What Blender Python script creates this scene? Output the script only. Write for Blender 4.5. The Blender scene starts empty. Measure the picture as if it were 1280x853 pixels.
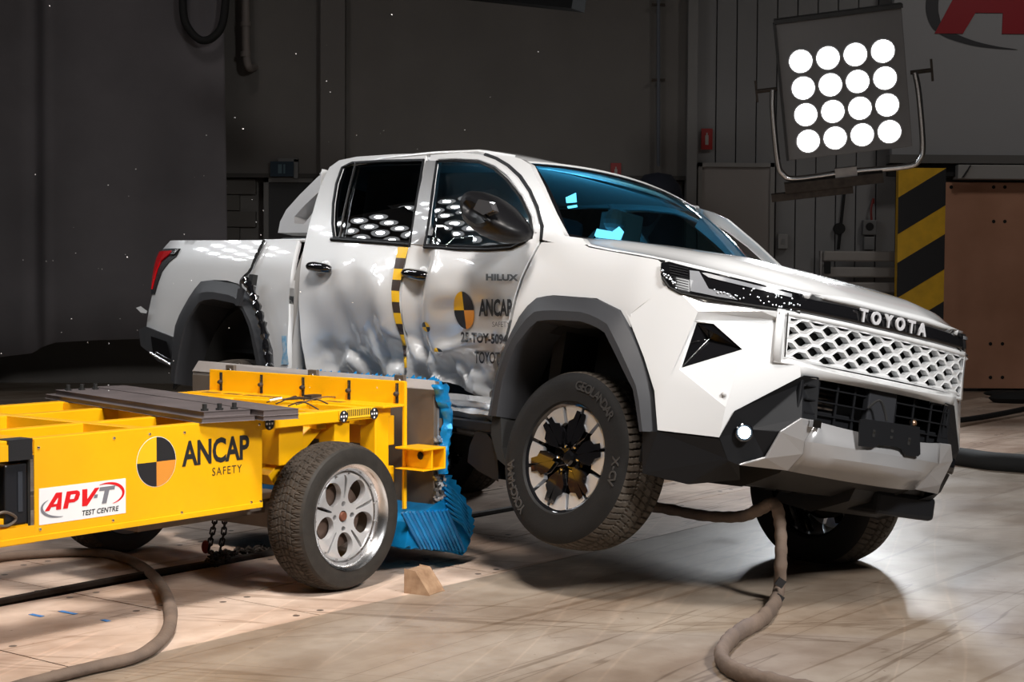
import bpy, bmesh, math, random
from mathutils import Vector, Matrix, Euler, noise
from mathutils.geometry import delaunay_2d_cdt
random.seed(7)
PI = math.pi
scn = bpy.context.scene
col = scn.collection

# ------------------------------------------------------------------ camera
CAM_F, CAM_PITCH, CAM_ROLL, CAM_H = 2046.680, 0.0434381, 0.0061657, 1.430838
fw = Vector((0, math.cos(CAM_PITCH), -math.sin(CAM_PITCH)))
r0 = Vector((1, 0, 0)); u0 = r0.cross(fw)
cr = math.cos(CAM_ROLL)*r0 + math.sin(CAM_ROLL)*u0
cu = -math.sin(CAM_ROLL)*r0 + math.cos(CAM_ROLL)*u0
cam_d = bpy.data.cameras.new('camera'); cam = bpy.data.objects.new('camera', cam_d); col.objects.link(cam)
cam_d.sensor_width = 36; cam_d.lens = CAM_F/1280*36; cam_d.clip_end = 200
mw = Matrix((cr, cu, -fw)).transposed().to_4x4(); mw.translation = (0, 0, CAM_H)
cam.matrix_world = mw; scn.camera = cam
C0 = Vector((0, 0, CAM_H))

# ------------------------------------------------------------------ world, exposure
scn.view_settings.view_transform = 'Standard'; scn.view_settings.look = 'None'
scn.view_settings.gamma = 1; scn.view_settings.exposure = 0.0
wd = bpy.data.worlds.new('hall_air'); scn.world = wd; wd.use_nodes = True
wd.node_tree.nodes['Background'].inputs[0].default_value = (.50, .47, .46, 1)
wd.node_tree.nodes['Background'].inputs[1].default_value = 0.055

# big soft lights of the crash hall, plus two added wall fills: (location, aim, power, size, colour)
def area(name, loc, aim, power, size, colr, spread=math.radians(110)):
    l = bpy.data.lights.new(name, 'AREA'); l.energy = power; l.shape = 'SQUARE'; l.size = size; l.color = colr; l.spread = spread
    o = bpy.data.objects.new(name, l); col.objects.link(o); o.location = loc
    o.rotation_euler = (Vector(aim)-Vector(loc)).to_track_quat('-Z', 'Y').to_euler()
    return o
area('key_light', (4.6, 1.2, 5.6), (0.3, 8.2, .6), 147, 1.3, (1, .98, .955), math.radians(75))
area('side_light', (-5.5, 2.5, 5.2), (-.3, 8.5, .6), 7, 1.2, (1, .98, .96), math.radians(75))
area('track_light', (-.3, 4.2, 6.2), (-1.4, 7.6, 0), 114, 1.2, (1, .93, .865), math.radians(80))
area('right_wall_fill', (6.5, 14.5, 8.3), (6.5, 19.8, 1.5), 34, 1.0, (1, .95, .9), math.radians(120))  # added fill, no known lamp: lifts the plywood and right wall
area('left_wall_fill', (-3.5, 14.0, 8.3), (-3.5, 19.5, 2.0), 16, 1.0, (1, .93, .92), math.radians(130))  # weaker added fill for the left back wall, no known lamp

# ------------------------------------------------------------------ frames of reference
def rxyz(rx, ry, rz): return Euler((rx, ry, rz), 'XYZ').to_matrix()
TR = rxyz(-0.17032796, 0.0032556, -0.91459088); TO = Vector((0.8913892, 7.6329058, 0.1918044))   # truck
LR = rxyz(0, 0, 0.9175375); LO = Vector((-1.3878333, 7.7330753, 0.0))                            # trolley
def ray(px, py): return cr*((px-640)/CAM_F) - cu*((py-426.5)/CAM_F) + fw
def loc_ray(px, py, M, O): return M.transposed() @ (C0-O), M.transposed() @ ray(px, py)
def on(px, py, ax, v, M=TR, O=TO):
    o, d = loc_ray(px, py, M, O); i = 'xyz'.index(ax)
    return o + d*((v-o[i])/d[i])
def onL(px, py, ax, v): return on(px, py, ax, v, LR, LO)
def onW(px, py, ax, v): return on(px, py, ax, v, Matrix.Identity(3), Vector((0, 0, 0)))
def interp(x, xs, ys):
    if x <= xs[0]: return ys[0]
    for i in range(1, len(xs)):
        if x <= xs[i]:
            t = (x-xs[i-1])/(xs[i]-xs[i-1]); return ys[i-1]+t*(ys[i]-ys[i-1])
    return ys[-1]
def sm(a, b, x):
    t = max(0, min(1, (x-a)/(b-a))); return t*t*(3-2*t)

# ------------------------------------------------------------------ materials
MATS = {}
def mat(name, c, rough=.5, metal=0, coat=0, var=0, scale=8, bump=0, bscale=60, emit=None, estr=0, spec=.5, c2=None, alpha=None):
    if name in MATS: return MATS[name]
    m = bpy.data.materials.new(name); m.use_nodes = True; nt = m.node_tree; b = nt.nodes['Principled BSDF']
    b.inputs['Base Color'].default_value = (*c, 1); b.inputs['Roughness'].default_value = rough
    b.inputs['Metallic'].default_value = metal; b.inputs['Coat Weight'].default_value = coat; b.inputs['Coat Roughness'].default_value = .03
    b.inputs['Specular IOR Level'].default_value = spec
    tc = nt.nodes.new('ShaderNodeTexCoord')
    if var or c2:
        n = nt.nodes.new('ShaderNodeTexNoise'); n.inputs['Scale'].default_value = scale; n.inputs['Detail'].default_value = 8
        nt.links.new(tc.outputs['Object'], n.inputs['Vector'])
        rp = nt.nodes.new('ShaderNodeValToRGB'); rp.color_ramp.elements[0].position = .3; rp.color_ramp.elements[1].position = .7
        a = c2 if c2 else tuple(max(0, x*(1-var)) for x in c)
        rp.color_ramp.elements[0].color = (*a, 1); rp.color_ramp.elements[1].color = (*c, 1)
        nt.links.new(n.outputs['Fac'], rp.inputs['Fac']); nt.links.new(rp.outputs['Color'], b.inputs['Base Color'])
    if bump:
        n2 = nt.nodes.new('ShaderNodeTexNoise'); n2.inputs['Scale'].default_value = bscale; n2.inputs['Detail'].default_value = 5
        nt.links.new(tc.outputs['Object'], n2.inputs['Vector'])
        bp = nt.nodes.new('ShaderNodeBump'); bp.inputs['Strength'].default_value = bump; bp.inputs['Distance'].default_value = .01
        nt.links.new(n2.outputs['Fac'], bp.inputs['Height']); nt.links.new(bp.outputs['Normal'], b.inputs['Normal'])
    if emit:
        b.inputs['Emission Color'].default_value = (*emit, 1); b.inputs['Emission Strength'].default_value = estr
    MATS[name] = m; return m
def glass(name, tint, ior=1.5, rough=0.0):
    m = bpy.data.materials.new(name); m.use_nodes = True; nt = m.node_tree; nt.nodes.clear()
    o = nt.nodes.new('ShaderNodeOutputMaterial'); mx = nt.nodes.new('ShaderNodeMixShader'); f = nt.nodes.new('ShaderNodeFresnel'); f.inputs[0].default_value = ior
    t = nt.nodes.new('ShaderNodeBsdfTransparent'); t.inputs[0].default_value = (*tint, 1)
    g = nt.nodes.new('ShaderNodeBsdfGlossy'); g.inputs['Roughness'].default_value = rough
    nt.links.new(f.outputs[0], mx.inputs[0]); nt.links.new(t.outputs[0], mx.inputs[1]); nt.links.new(g.outputs[0], mx.inputs[2]); nt.links.new(mx.outputs[0], o.inputs[0])
    MATS[name] = m; return m
M_white = mat('white_paint', (.665, .675, .685), .28, 0, 1.0)
M_grey_paint = mat('grey_pillar_paint', (.20, .20, .205), .35, 0, .8)
M_trim = mat('black_trim_plastic', (.0075, .008, .0095), .5, spec=.22, bump=.15, bscale=500)
M_flare = mat('grey_flare_plastic', (.034, .035, .039), .5, spec=.25, bump=.1, bscale=600)
M_gloss = mat('gloss_black', (.006, .006, .007), .08, 0, 1)
M_dark = mat('dark_void', (.006, .006, .006), .8)
M_under = mat('underbody_black', (.018, .017, .016), .55, var=.5, scale=9)
M_silver = mat('silver_skid_paint', (.42, .42, .43), .32, .45, .6)
M_rubber = mat('tyre_rubber', (.0085, .008, .0078), .7, spec=.3, var=.35, scale=14, bump=.1, bscale=90)
M_rubber2 = mat('dusty_tyre_rubber', (.026, .022, .018), .7, var=.4, scale=20, bump=.1, bscale=90)
M_alloy = mat('polished_alloy', (.78, .78, .79), .22, 1)
M_alloy2 = mat('silver_alloy_paint', (.66, .66, .67), .3, .45, .4)
M_chrome = mat('bright_chrome', (.85, .85, .86), .08, 1)
M_steel = mat('bare_steel_plate', (.36, .34, .33), .42, .6, var=.35, scale=6)
M_dirty = mat('dirty_brown_steel', (.20, .165, .135), .5, .4, c2=(.11, .085, .065), scale=3)
M_yellow = mat('yellow_enamel', (.95, .475, .002), .38, 0, .3, var=.12, scale=3.5)
M_rail = mat('rusty_steel', (.06, .045, .035), .7, .4, var=.5, scale=20)
M_slab = mat('grey_ballast_plate', (.14, .115, .115), .5, .3, var=.3, scale=5)
M_blue = mat('blue_honeycomb_foil', (.004, .26, .62), .38, .35, .3, var=.4, scale=12)
M_foil = mat('torn_aluminium_foil', (.55, .56, .58), .3, .9, var=.5, scale=50)
M_black_tape = mat('black_tape', (.012, .012, .013), .5)
M_yel_tape = mat('yellow_tape', (.85, .50, .02), .5)
M_print_k = mat('black_print', (.02, .02, .022), .4)
M_print_o = mat('orange_print', (.72, .28, .04), .4)
M_print_r = mat('red_print', (.72, .01, .015), .4)
M_print_g = mat('grey_print', (.20, .20, .23), .4)
M_sticker = mat('white_sticker', (.85, .85, .86), .35)
M_ws = glass('windscreen_glass', (.38, .66, .74))
M_glass = glass('side_glass', (.50, .56, .58), 1.9)
M_glassd = glass('privacy_glass', (.07, .08, .09), 1.9)

# ------------------------------------------------------------------ mesh helpers
def tag(o, label=None, cat=None, group=None, kind=None):
    if label: o['label'] = label
    if cat: o['category'] = cat
    if group: o['group'] = group
    if kind: o['kind'] = kind
    return o
def empty(name, loc=(0, 0, 0), rot=None, label=None, cat=None, group=None, parent=None):
    o = bpy.data.objects.new(name, None); col.objects.link(o); o.empty_display_size = .1
    if parent: o.parent = parent
    m = rot.to_4x4() if rot is not None else Matrix.Identity(4); m.translation = loc; o.matrix_local = m
    return tag(o, label, cat, group)
class MB:
    def __init__(s): s.v = []; s.f = []
    def add(s, vs, fs):
        k = len(s.v); s.v += [tuple(x) for x in vs]; s.f += [tuple(i+k for i in f) for f in fs]; return s
    def box(s, c, d, rot=None):
        vs = []
        for i in (-1, 1):
            for j in (-1, 1):
                for k in (-1, 1):
                    p = Vector((i*d[0]/2, j*d[1]/2, k*d[2]/2))
                    if rot is not None: p = rot @ p
                    vs.append(p+Vector(c))
        return s.add(vs, [(0, 1, 3, 2), (4, 6, 7, 5), (0, 4, 5, 1), (2, 3, 7, 6), (0, 2, 6, 4), (1, 5, 7, 3)])
    def bb(s, a, b): return s.box([(a[i]+b[i])/2 for i in range(3)], [abs(b[i]-a[i]) for i in range(3)])
    def beam(s, a, b, w, h, up=(0, 0, 1)):
        a = Vector(a); b = Vector(b); x = (b-a); L = x.length; x.normalize(); y = Vector(up).cross(x).normalized(); z = x.cross(y)
        return s.box((a+b)/2, (L, w, h), Matrix((x, y, z)).transposed())
    def tube(s, pts, r, n=10, cap=True, flat=1):
        pts = [Vector(p) for p in pts]; vs = []; fs = []; N = len(pts); pn = None
        for i, p in enumerate(pts):
            t = (pts[min(i+1, N-1)]-pts[max(i-1, 0)]).normalized()
            if pn is None:
                a = Vector((0, 0, 1)) if abs(t.z) < .9 else Vector((1, 0, 0)); pn = t.cross(a).normalized()
            pn = (pn - t*pn.dot(t)).normalized(); bn = t.cross(pn); rr = r[i] if isinstance(r, (list, tuple)) else r
            for k in range(n):
                a = 2*PI*k/n; vs.append(p+pn*math.cos(a)*rr+bn*math.sin(a)*rr*flat)
        for i in range(N-1):
            for k in range(n): fs.append((i*n+k, i*n+(k+1) % n, (i+1)*n+(k+1) % n, (i+1)*n+k))
        if cap: fs.append(tuple(range(n-1, -1, -1))); fs.append(tuple(range((N-1)*n, N*n)))
        return s.add(vs, fs)
    def lathe(s, prof, n=48, c=(0, 0, 0), ax='y', close=False, a0=0, a1=2*PI):
        # prof: (axial, radius)
        vs = []; fs = []; full = abs(a1-a0-2*PI) < 1e-6; m = n if full else n+1; P = len(prof)
        for i in range(m):
            a = a0+(a1-a0)*i/n
            for (h, r) in prof:
                q = (r*math.cos(a), h, r*math.sin(a)) if ax == 'y' else ((r*math.cos(a), r*math.sin(a), h) if ax == 'z' else (h, r*math.cos(a), r*math.sin(a)))
                vs.append(Vector(q)+Vector(c))
        for i in range(n):
            j = (i+1) % m
            for k in range(P if close else P-1):
                k2 = (k+1) % P; fs.append((i*P+k, j*P+k, j*P+k2, i*P+k2))
        return s.add(vs, fs)
    def prism(s, poly, axis, lo, hi):
        # poly: 2D points in the plane across axis
        def mk(p, h): return {'y': (p[0], h, p[1]), 'x': (h, p[0], p[1]), 'z': (p[0], p[1], h)}[axis]
        n = len(poly); vs = [mk(p, lo) for p in poly]+[mk(p, hi) for p in poly]
        return s.add(vs, [tuple(range(n)), tuple(range(2*n-1, n-1, -1))]+[(i, (i+1) % n, (i+1) % n+n, i+n) for i in range(n)])
    def sphere(s, c, r, n=10, m=6, sc=(1, 1, 1)):
        vs = []; fs = []
        for i in range(m+1):
            t = PI*i/m
            for j in range(n):
                a = 2*PI*j/n; vs.append((c[0]+r*sc[0]*math.sin(t)*math.cos(a), c[1]+r*sc[1]*math.sin(t)*math.sin(a), c[2]+r*sc[2]*math.cos(t)))
        for i in range(m):
            for j in range(n): fs.append((i*n+j, i*n+(j+1) % n, (i+1)*n+(j+1) % n, (i+1)*n+j))
        return s.add(vs, fs)
    def grid(s, fn, us, vs_, flip=False):
        V = [fn(a, b) for a in us for b in vs_]; n = len(vs_); F = []
        for i in range(len(us)-1):
            for j in range(n-1):
                f = (i*n+j, (i+1)*n+j, (i+1)*n+j+1, i*n+j+1); F.append(f[::-1] if flip else f)
        return s.add(V, F)
    def mirror_y(s):
        k = len(s.v); s.v += [(x, -y, z) for x, y, z in s.v]; s.f += [tuple(i+k for i in f[::-1]) for f in s.f]; return s
    def build(s, name, m, parent=None, smooth=False, bevel=0, sub=0, angle=40, solid=0, weld=False):
        me = bpy.data.meshes.new(name); me.from_pydata(s.v, [], s.f)
        if weld or solid:
            bm = bmesh.new(); bm.from_mesh(me); bmesh.ops.remove_doubles(bm, verts=bm.verts, dist=.0005); bmesh.ops.recalc_face_normals(bm, faces=bm.faces); bm.to_mesh(me); bm.free()
        me.materials.append(m)
        o = bpy.data.objects.new(name, me); col.objects.link(o)
        if parent: o.parent = parent
        if smooth: me.shade_smooth(); 
        if smooth and angle < 180:
            me.set_sharp_from_angle(angle=math.radians(angle))
        if solid:
            q = o.modifiers.new('solid', 'SOLIDIFY'); q.thickness = solid; q.offset = -1
        if bevel:
            q = o.modifiers.new('bevel', 'BEVEL'); q.width = bevel; q.segments = 2; q.limit_method = 'ANGLE'; q.angle_limit = math.radians(30); q.harden_normals = False
        if sub:
            q = o.modifiers.new('sub', 'SUBSURF'); q.levels = sub; q.render_levels = sub
        return o
def linsp(a, b, n): return [a+(b-a)*i/(n-1) for i in range(n)]
def smooth_path(pts, n=8):
    pts = [Vector(p) for p in pts]; out = []
    for i in range(len(pts)-1):
        p0 = pts[max(i-1, 0)]; p1 = pts[i]; p2 = pts[i+1]; p3 = pts[min(i+2, len(pts)-1)]
        for k in range(n):
            t = k/n; out.append(.5*((2*p1)+(-p0+p2)*t+(2*p0-5*p1+4*p2-p3)*t*t+(-p0+3*p1-3*p2+p3)*t**3))
    out.append(pts[-1]); return out
def resample(pts, n):
    pts = [Vector(p) for p in pts]; L = [0]
    for i in range(1, len(pts)): L.append(L[-1]+(pts[i]-pts[i-1]).length)
    out = []
    for k in range(n):
        d = L[-1]*k/(n-1); i = 1
        while i < len(L)-1 and L[i] < d: i += 1
        t = (d-L[i-1])/max(1e-9, L[i]-L[i-1]); out.append(pts[i-1].lerp(pts[i], t))
    return out
def inside(p, poly):
    c = False; n = len(poly); x, y = p
    for i in range(n):
        x1, y1 = poly[i]; x2, y2 = poly[i-1]
        if (y1 > y) != (y2 > y) and x < (x2-x1)*(y-y1)/(y2-y1)+x1: c = not c
    return c
def cdt_sheet(outline, holes, step, edge=None):
    # triangulated sheet inside outline and outside holes; returns 2D verts, tris, boundary loops
    edge = edge or step; loops = []; pts = []; edges = []
    for L in [outline]+holes:
        Q = []
        for i in range(len(L)):
            a = Vector(L[i][:2]); b = Vector(L[(i+1) % len(L)][:2]); k = max(1, int((b-a).length/edge))
            for j in range(k): Q.append(a.lerp(b, j/k))
        s = len(pts); pts += Q; edges += [(s+i, s+(i+1) % len(Q)) for i in range(len(Q))]; loops.append(Q)
    xs = [p.x for p in loops[0]]; ys = [p.y for p in loops[0]]
    y = min(ys); row = 0
    while y < max(ys):
        x = min(xs)+(step/2 if row % 2 else 0)
        while x < max(xs):
            if inside((x, y), [tuple(q) for q in loops[0]]) and not any(inside((x, y), [tuple(q) for q in h]) for h in loops[1:]):
                if min((Vector((x, y))-q).length_squared for L in loops for q in L) > (step*.35)**2: pts.append(Vector((x, y)))
            x += step
        y += step*.866; row += 1
    V, E, F, ov, oe, of = delaunay_2d_cdt(pts, edges, [], 0, 1e-6)
    tris = []
    for f in F:
        c = sum((V[i] for i in f), Vector((0, 0)))/len(f)
        if inside(c, [tuple(q) for q in loops[0]]) and not any(inside(c, [tuple(q) for q in h]) for h in loops[1:]): tris.append(tuple(f))
    return V, tris
def bound_edges(tris):
    cnt = {}
    for f in tris:
        for i in range(len(f)):
            a, b = f[i], f[(i+1) % len(f)]; cnt[(a, b)] = cnt.get((a, b), 0)+1
    return [e for e in cnt if (e[1], e[0]) not in cnt]
def sheet_mb(V, tris, lift, lip=None):
    # lift: (u,v)->3D ; lip: (u,v)->3D position of the folded-back edge
    mb = MB(); mb.add([lift(p.x, p.y) for p in V], tris)
    if lip:
        be = bound_edges(tris); ids = {}
        for a, b in be:
            for i in (a, b):
                if i not in ids: ids[i] = len(mb.v); mb.v.append(tuple(lip(V[i].x, V[i].y)))
        for a, b in be: mb.f.append((b, a, ids[a], ids[b]))
    return mb

# ------------------------------------------------------------------ truck body surface
ZS = [0, .35, .5, .7, .95, 1.1, 1.2, 1.75, 2.2]; YS = [.88, .895, .91, .93, .935, .92, .895, .655, .46]
def _sw0(z): return interp(z, ZS, YS)+(.024*max(0, 1-((z-1.5)/.30)**2) if 1.2 < z < 1.8 else 0)
SWT = [sum(_sw0(i*.01+d*.01)*w for d, w in ((-6, .04), (-5, .06), (-4, .07), (-3, .09), (-2, .1), (-1, .09), (0, .1), (1, .09), (2, .1), (3, .09), (4, .07), (5, .06), (6, .04)))/1.0 for i in range(-40, 260)]
def Sw(z):
    t = max(0, min(298.99, z*100+40)); i = int(t); return SWT[i]+(SWT[i+1]-SWT[i])*(t-i)
def Send(x):   # the body tucks in towards nose and tail
    a = 0
    if x > .30: a += .9*(x-.30)**2*.8
    if x < -4.1: a += .35*(x+4.1)**2
    return a
def ridged(x, z, s): return 1-abs(noise.noise(Vector((x*s, z*s, 3.1))))*2
def dent(x, z):
    if x > -.38 or x < -2.50 or z > 1.35: return 0
    wx = sm(-2.46, -2.15, x)*(1-sm(-.72, -.42, x))
    low = 1-sm(.50, 1.02, z)
    d = .15*low*wx
    d += .060*math.exp(-((x+1.36-.10*(z-.9))/.085)**2)*(1-sm(1.10, 1.27, z))
    d += .035*math.exp(-((x+1.10)/.20)**2)*(1-sm(.75, 1.1, z))
    d += -.03*math.exp(-((x+1.58)/.09)**2)*(1-sm(.85, 1.15, z))*sm(.5, .8, z)
    d += .022*math.exp(-((x+2.02+.25*(z-.9))/.10)**2)*(1-sm(.80, 1.08, z))
    d += .02*math.exp(-((z-.93-.10*(x+.8))/.05)**2)*sm(-1.25, -1.0, x)*(1-sm(-.75, -.55, x))
    cr_ = (1-sm(.62, .80, z+.06*math.sin(x*5)))
    d += cr_*wx*(.040*(ridged(x, z, 4.5)-.5)+.030*(ridged(x+9, z, 9)-.5)+.010*(ridged(x+3, z, 22)-.5))
    d += cr_*wx*.045*abs(((x*2.9+z*2.3) % 1)*2-1)-cr_*wx*.03*abs(((x*1.7-z*4.1) % 1)*2-1)
    d += (1-cr_)*wx*(1-sm(1.0, 1.2, z))*.012*noise.noise(Vector((x*5, z*4, 1)))
    d += .03*math.exp(-((z-(.69+.16*(x+1.2)))/.035)**2)*sm(-1.25, -1.1, x)*(1-sm(-.75, -.62, x))*-1
    return d
def Yn(x, z): return -(Sw(z)-Send(x)-dent(x, z))       # near side, dented
def Yf(x, z): return Sw(z)-Send(x)                      # far side, intact
def side(px, py, off=0, dented=True):
    o, d = loc_ray(px, py, TR, TO); y = -.93
    for i in range(60):
        P = o+d*((y-o.y)/d.y); t = (Yn(P.x, P.z) if dented else -Yf(P.x, P.z))-off; y = .6*y+.4*t
    return o+d*((y-o.y)/d.y)
def SP(L, off=0): return [(lambda P: (P.x, P.z))(side(a, b, off)) for a, b in L]

XZ = [.25, .36, .45, .56, .74, .80, 1.03, 1.09, 1.15]; XX = [.84, .92, .97, 1.0, 1.0, .972, .968, .955, .91]
GY = [0, .3, .5, .6, .7, .8, .86, .9, .925]; GX = [0, .012, .04, .07, .13, .23, .33, .43, .52]
def Fx(y, z): return interp(z, XZ, XX)-interp(abs(y), GY, GX)
def G(P, off): return max(abs(P.y)-Sw(P.z)-off, P.x-Fx(P.y, P.z)-off)
def nose(px, py, off=0):
    o, d = loc_ray(px, py, TR, TO); t = 3.5
    while t < 12 and G(o+d*t, off) > 0: t += .02
    a, b = t-.02, t
    for i in range(30):
        m = (a+b)/2
        if G(o+d*m, off) > 0: a = m
        else: b = m
    return o+d*b

# ================================================================== THE HALL
def floor_mat(name, c1, c2, stain, rough):
    m = bpy.data.materials.new(name); m.use_nodes = True; nt = m.node_tree; b = nt.nodes['Principled BSDF']; L = nt.links.new
    tc = nt.nodes.new('ShaderNodeNewGeometry'); mp = nt.nodes.new('ShaderNodeMapping'); mp.inputs['Rotation'].default_value = (0, 0, -.9); L(tc.outputs['Position'], mp.inputs[0])
    def nz(sc, det, sx=1, sy=1):
        q = nt.nodes.new('ShaderNodeMapping'); q.inputs['Scale'].default_value = (sx, sy, 1); L(mp.outputs[0], q.inputs[0])
        n = nt.nodes.new('ShaderNodeTexNoise'); n.inputs['Scale'].default_value = sc; n.inputs['Detail'].default_value = det; L(q.outputs[0], n.inputs['Vector']); return n.outputs['Fac']
    def ramp(f, a, b_, ca, cb):
        r = nt.nodes.new('ShaderNodeValToRGB'); r.color_ramp.elements[0].position = a; r.color_ramp.elements[1].position = b_
        r.color_ramp.elements[0].color = (*ca, 1); r.color_ramp.elements[1].color = (*cb, 1); L(f, r.inputs[0]); return r.outputs[0]
    def mul(a, b_, f=1):
        x = nt.nodes.new('ShaderNodeMix'); x.data_type = 'RGBA'; x.blend_type = 'MULTIPLY'; x.inputs[0].default_value = f; L(a, x.inputs[6]); L(b_, x.inputs[7]); return x.outputs[2]
    base = ramp(nz(1.6, 8), .3, .7, c2, c1)
    drag = ramp(nz(1.3, 10, .55, 1.6), .36, .58, stain, (1, 1, 1))
    blot = ramp(nz(.8, 6), .30, .52, stain, (1, 1, 1))
    scr = ramp(nz(2.2, 6, .10, 5), .36, .385, (.62, .55, .48), (1, 1, 1)); fine = ramp(nz(9, 12), .40, .58, (.64, .58, .52), (1, 1, 1))
    def lines(ang, sc, sx, sy, wd, c):
        q = nt.nodes.new('ShaderNodeMapping'); q.inputs['Rotation'].default_value = (0, 0, ang); L(tc.outputs['Position'], q.inputs[0])
        q2 = nt.nodes.new('ShaderNodeMapping'); q2.inputs['Scale'].default_value = (sx, sy, 1); L(q.outputs[0], q2.inputs[0])
        n = nt.nodes.new('ShaderNodeTexNoise'); n.inputs['Scale'].default_value = sc; n.inputs['Detail'].default_value = 3; L(q2.outputs[0], n.inputs['Vector'])
        r = nt.nodes.new('ShaderNodeValToRGB'); e = r.color_ramp.elements; e[0].position = .44-wd; e[0].color = (1, 1, 1, 1); e[1].position = .44; e[1].color = (*c, 1); k = e.new(.44+wd); k.color = (1, 1, 1, 1); L(n.outputs['Fac'], r.inputs[0]); return r.outputs[0]
    tot = mul(mul(mul(mul(base, drag, .6), blot, .55), scr, .7), fine, .28)
    for a_ in ((-.95, 1.5, .10, 2.2, .006, (.40, .34, .29)), (.25, 1.1, .12, 2.0, .005, (.45, .38, .32)), (-.2, 1.7, .15, 1.8, .004, (.5, .43, .37)), (-1.3, .9, .10, 1.6, .006, (1.25, 1.22, 1.2))): tot = mul(tot, lines(*a_), .8)
    spk = ramp(nz(26, 4), .27, .30, (.45, .38, .32), (1, 1, 1)); L(mul(tot, spk, .8), b.inputs['Base Color'])
    rr = nt.nodes.new('ShaderNodeMapRange'); rr.inputs[1].default_value = .3; rr.inputs[2].default_value = .7; rr.inputs[3].default_value = rough; rr.inputs[4].default_value = rough+.22
    L(nz(2.2, 8), rr.inputs[0]); L(rr.outputs[0], b.inputs['Roughness'])
    bp = nt.nodes.new('ShaderNodeBump'); bp.inputs['Strength'].default_value = .12; bp.inputs['Distance'].default_value = .004; L(nz(30, 6), bp.inputs['Height']); L(bp.outputs[0], b.inputs['Normal'])
    MATS[name] = m; return m
M_floor = floor_mat('polished_concrete', (.40, .335, .27), (.31, .255, .205), (.62, .52, .44), .30)
M_plate = floor_mat('dusty_track_plate', (.70, .56, .46), (.52, .40, .325), (.50, .38, .30), .5)
M_wall = mat('painted_block_wall', (.15, .14, .13), .8, var=.15, scale=1.2, bump=.1)
M_clad = mat('cladding_sheet', (.22, .218, .22), .6, var=.12, scale=1)
M_curtain = mat('black_drape', (.135, .125, .133), .85, var=.3, scale=1.1)
WY = 20.0                                                     # back wall distance
hd = Vector((math.cos(.9175), math.sin(.9175), 0)); pd = Vector((hd.y, -hd.x, 0))      # runway heading, and its right
def wx(px, y=WY): return onW(px, 300, 'y', y).x
def wz(py, y=WY, px=640): return onW(px, py, 'y', y).z
# floor: concrete either side of the runway strip
SL = -5.91                                                    # lateral position of the guide slot
def strip(name, a, b, m, z=0, t0=-8, t1=34):
    q = [hd*t0+pd*a, hd*t1+pd*a, hd*t1+pd*b, hd*t0+pd*b]
    o = MB().add([(p.x, p.y, z) for p in q]+[(p.x, p.y, z-.2) for p in q], [(3, 2, 1, 0), (4, 5, 6, 7), (0, 1, 5, 4), (1, 2, 6, 5), (2, 3, 7, 6), (3, 0, 4, 7)]).build(name, m)
    return tag(o, kind='structure')
strip('floor', SL+1.205, 30, M_floor); strip('floor_far', -34, SL-1.205, M_floor)
tray = strip('floor_bed', SL-1.205, SL+1.205, mat('bed_dark', (.03, .025, .02), .9), z=-.03)
plate_me = {}
for side_ in (0, 1):
    for j in range(2):
        lat = SL+.035+.005 + j*.585 if side_ else SL-.035-.005-(j+1)*.585
        for i in range(20):
            t = -1.5+i*1.2+(.35 if j else 0)
            mb = MB(); mb.bb((.004, .003, -.03), (1.196, .580, 0))
            key = 'p'
            if key not in plate_me:
                o = mb.build('plate', M_plate, bevel=.003)
                b_ = MB()
                for hx in (.07, 1.13):
                    for hy in (.07, .51): b_.lathe([(.0004, .0), (.0004, .016)], 10, (hx, hy, 0), 'z')
                o.data.materials.append(mat('bolt_hole', (.10, .075, .06), .7)); bm_ = bmesh.new(); bm_.from_mesh(o.data); k0 = len(bm_.faces); vv = [bm_.verts.new(v) for v in b_.v]; fs_ = [bm_.faces.new([vv[i] for i in f]) for f in b_.f if len(set(f)) > 2]
                for f in fs_: f.material_index = 1
                bm_.to_mesh(o.data); bm_.free(); plate_me[key] = o.data; bpy.data.objects.remove(o)
            o = bpy.data.objects.new('plate', plate_me[key]); col.objects.link(o); o.parent = tray
            p = hd*t+pd*(lat+.585)
            o.matrix_local = Matrix(((hd.x, -pd.x, 0, p.x), (hd.y, -pd.y, 0, p.y), (0, 0, 1, random.uniform(-.0015, .0015)), (0, 0, 0, 1)))
# guide rail with towing cable lying in the slot
rl = MB(); rl.tube([(hd*t+pd*SL+Vector((0, 0, .004+.004*math.sin(t*3)))) for t in linsp(-2, 9.2, 60)], .022, 8)
tag(rl.build('tow_cable', M_rail, smooth=True), 'dark greasy tow cable lying in the slot of the floor track', 'cable')
# blue chalk marks
for k, (a, b) in enumerate([((38, 768), (53, 771)), ((75, 764), (95, 768)), ((128, 775), (136, 777))]):
    A = onW(*a, 'z', .0015); B = onW(*b, 'z', .0015)
    tag(MB().beam(A, B, .022, .001).build('chalk_mark', mat('blue_chalk', (.05, .2, .5), .8)), ['leftmost short blue paint mark on the track plates', 'middle and longest blue paint mark on the track plates', 'rightmost small blue paint dash near the hose loop'][k], 'mark')
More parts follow.
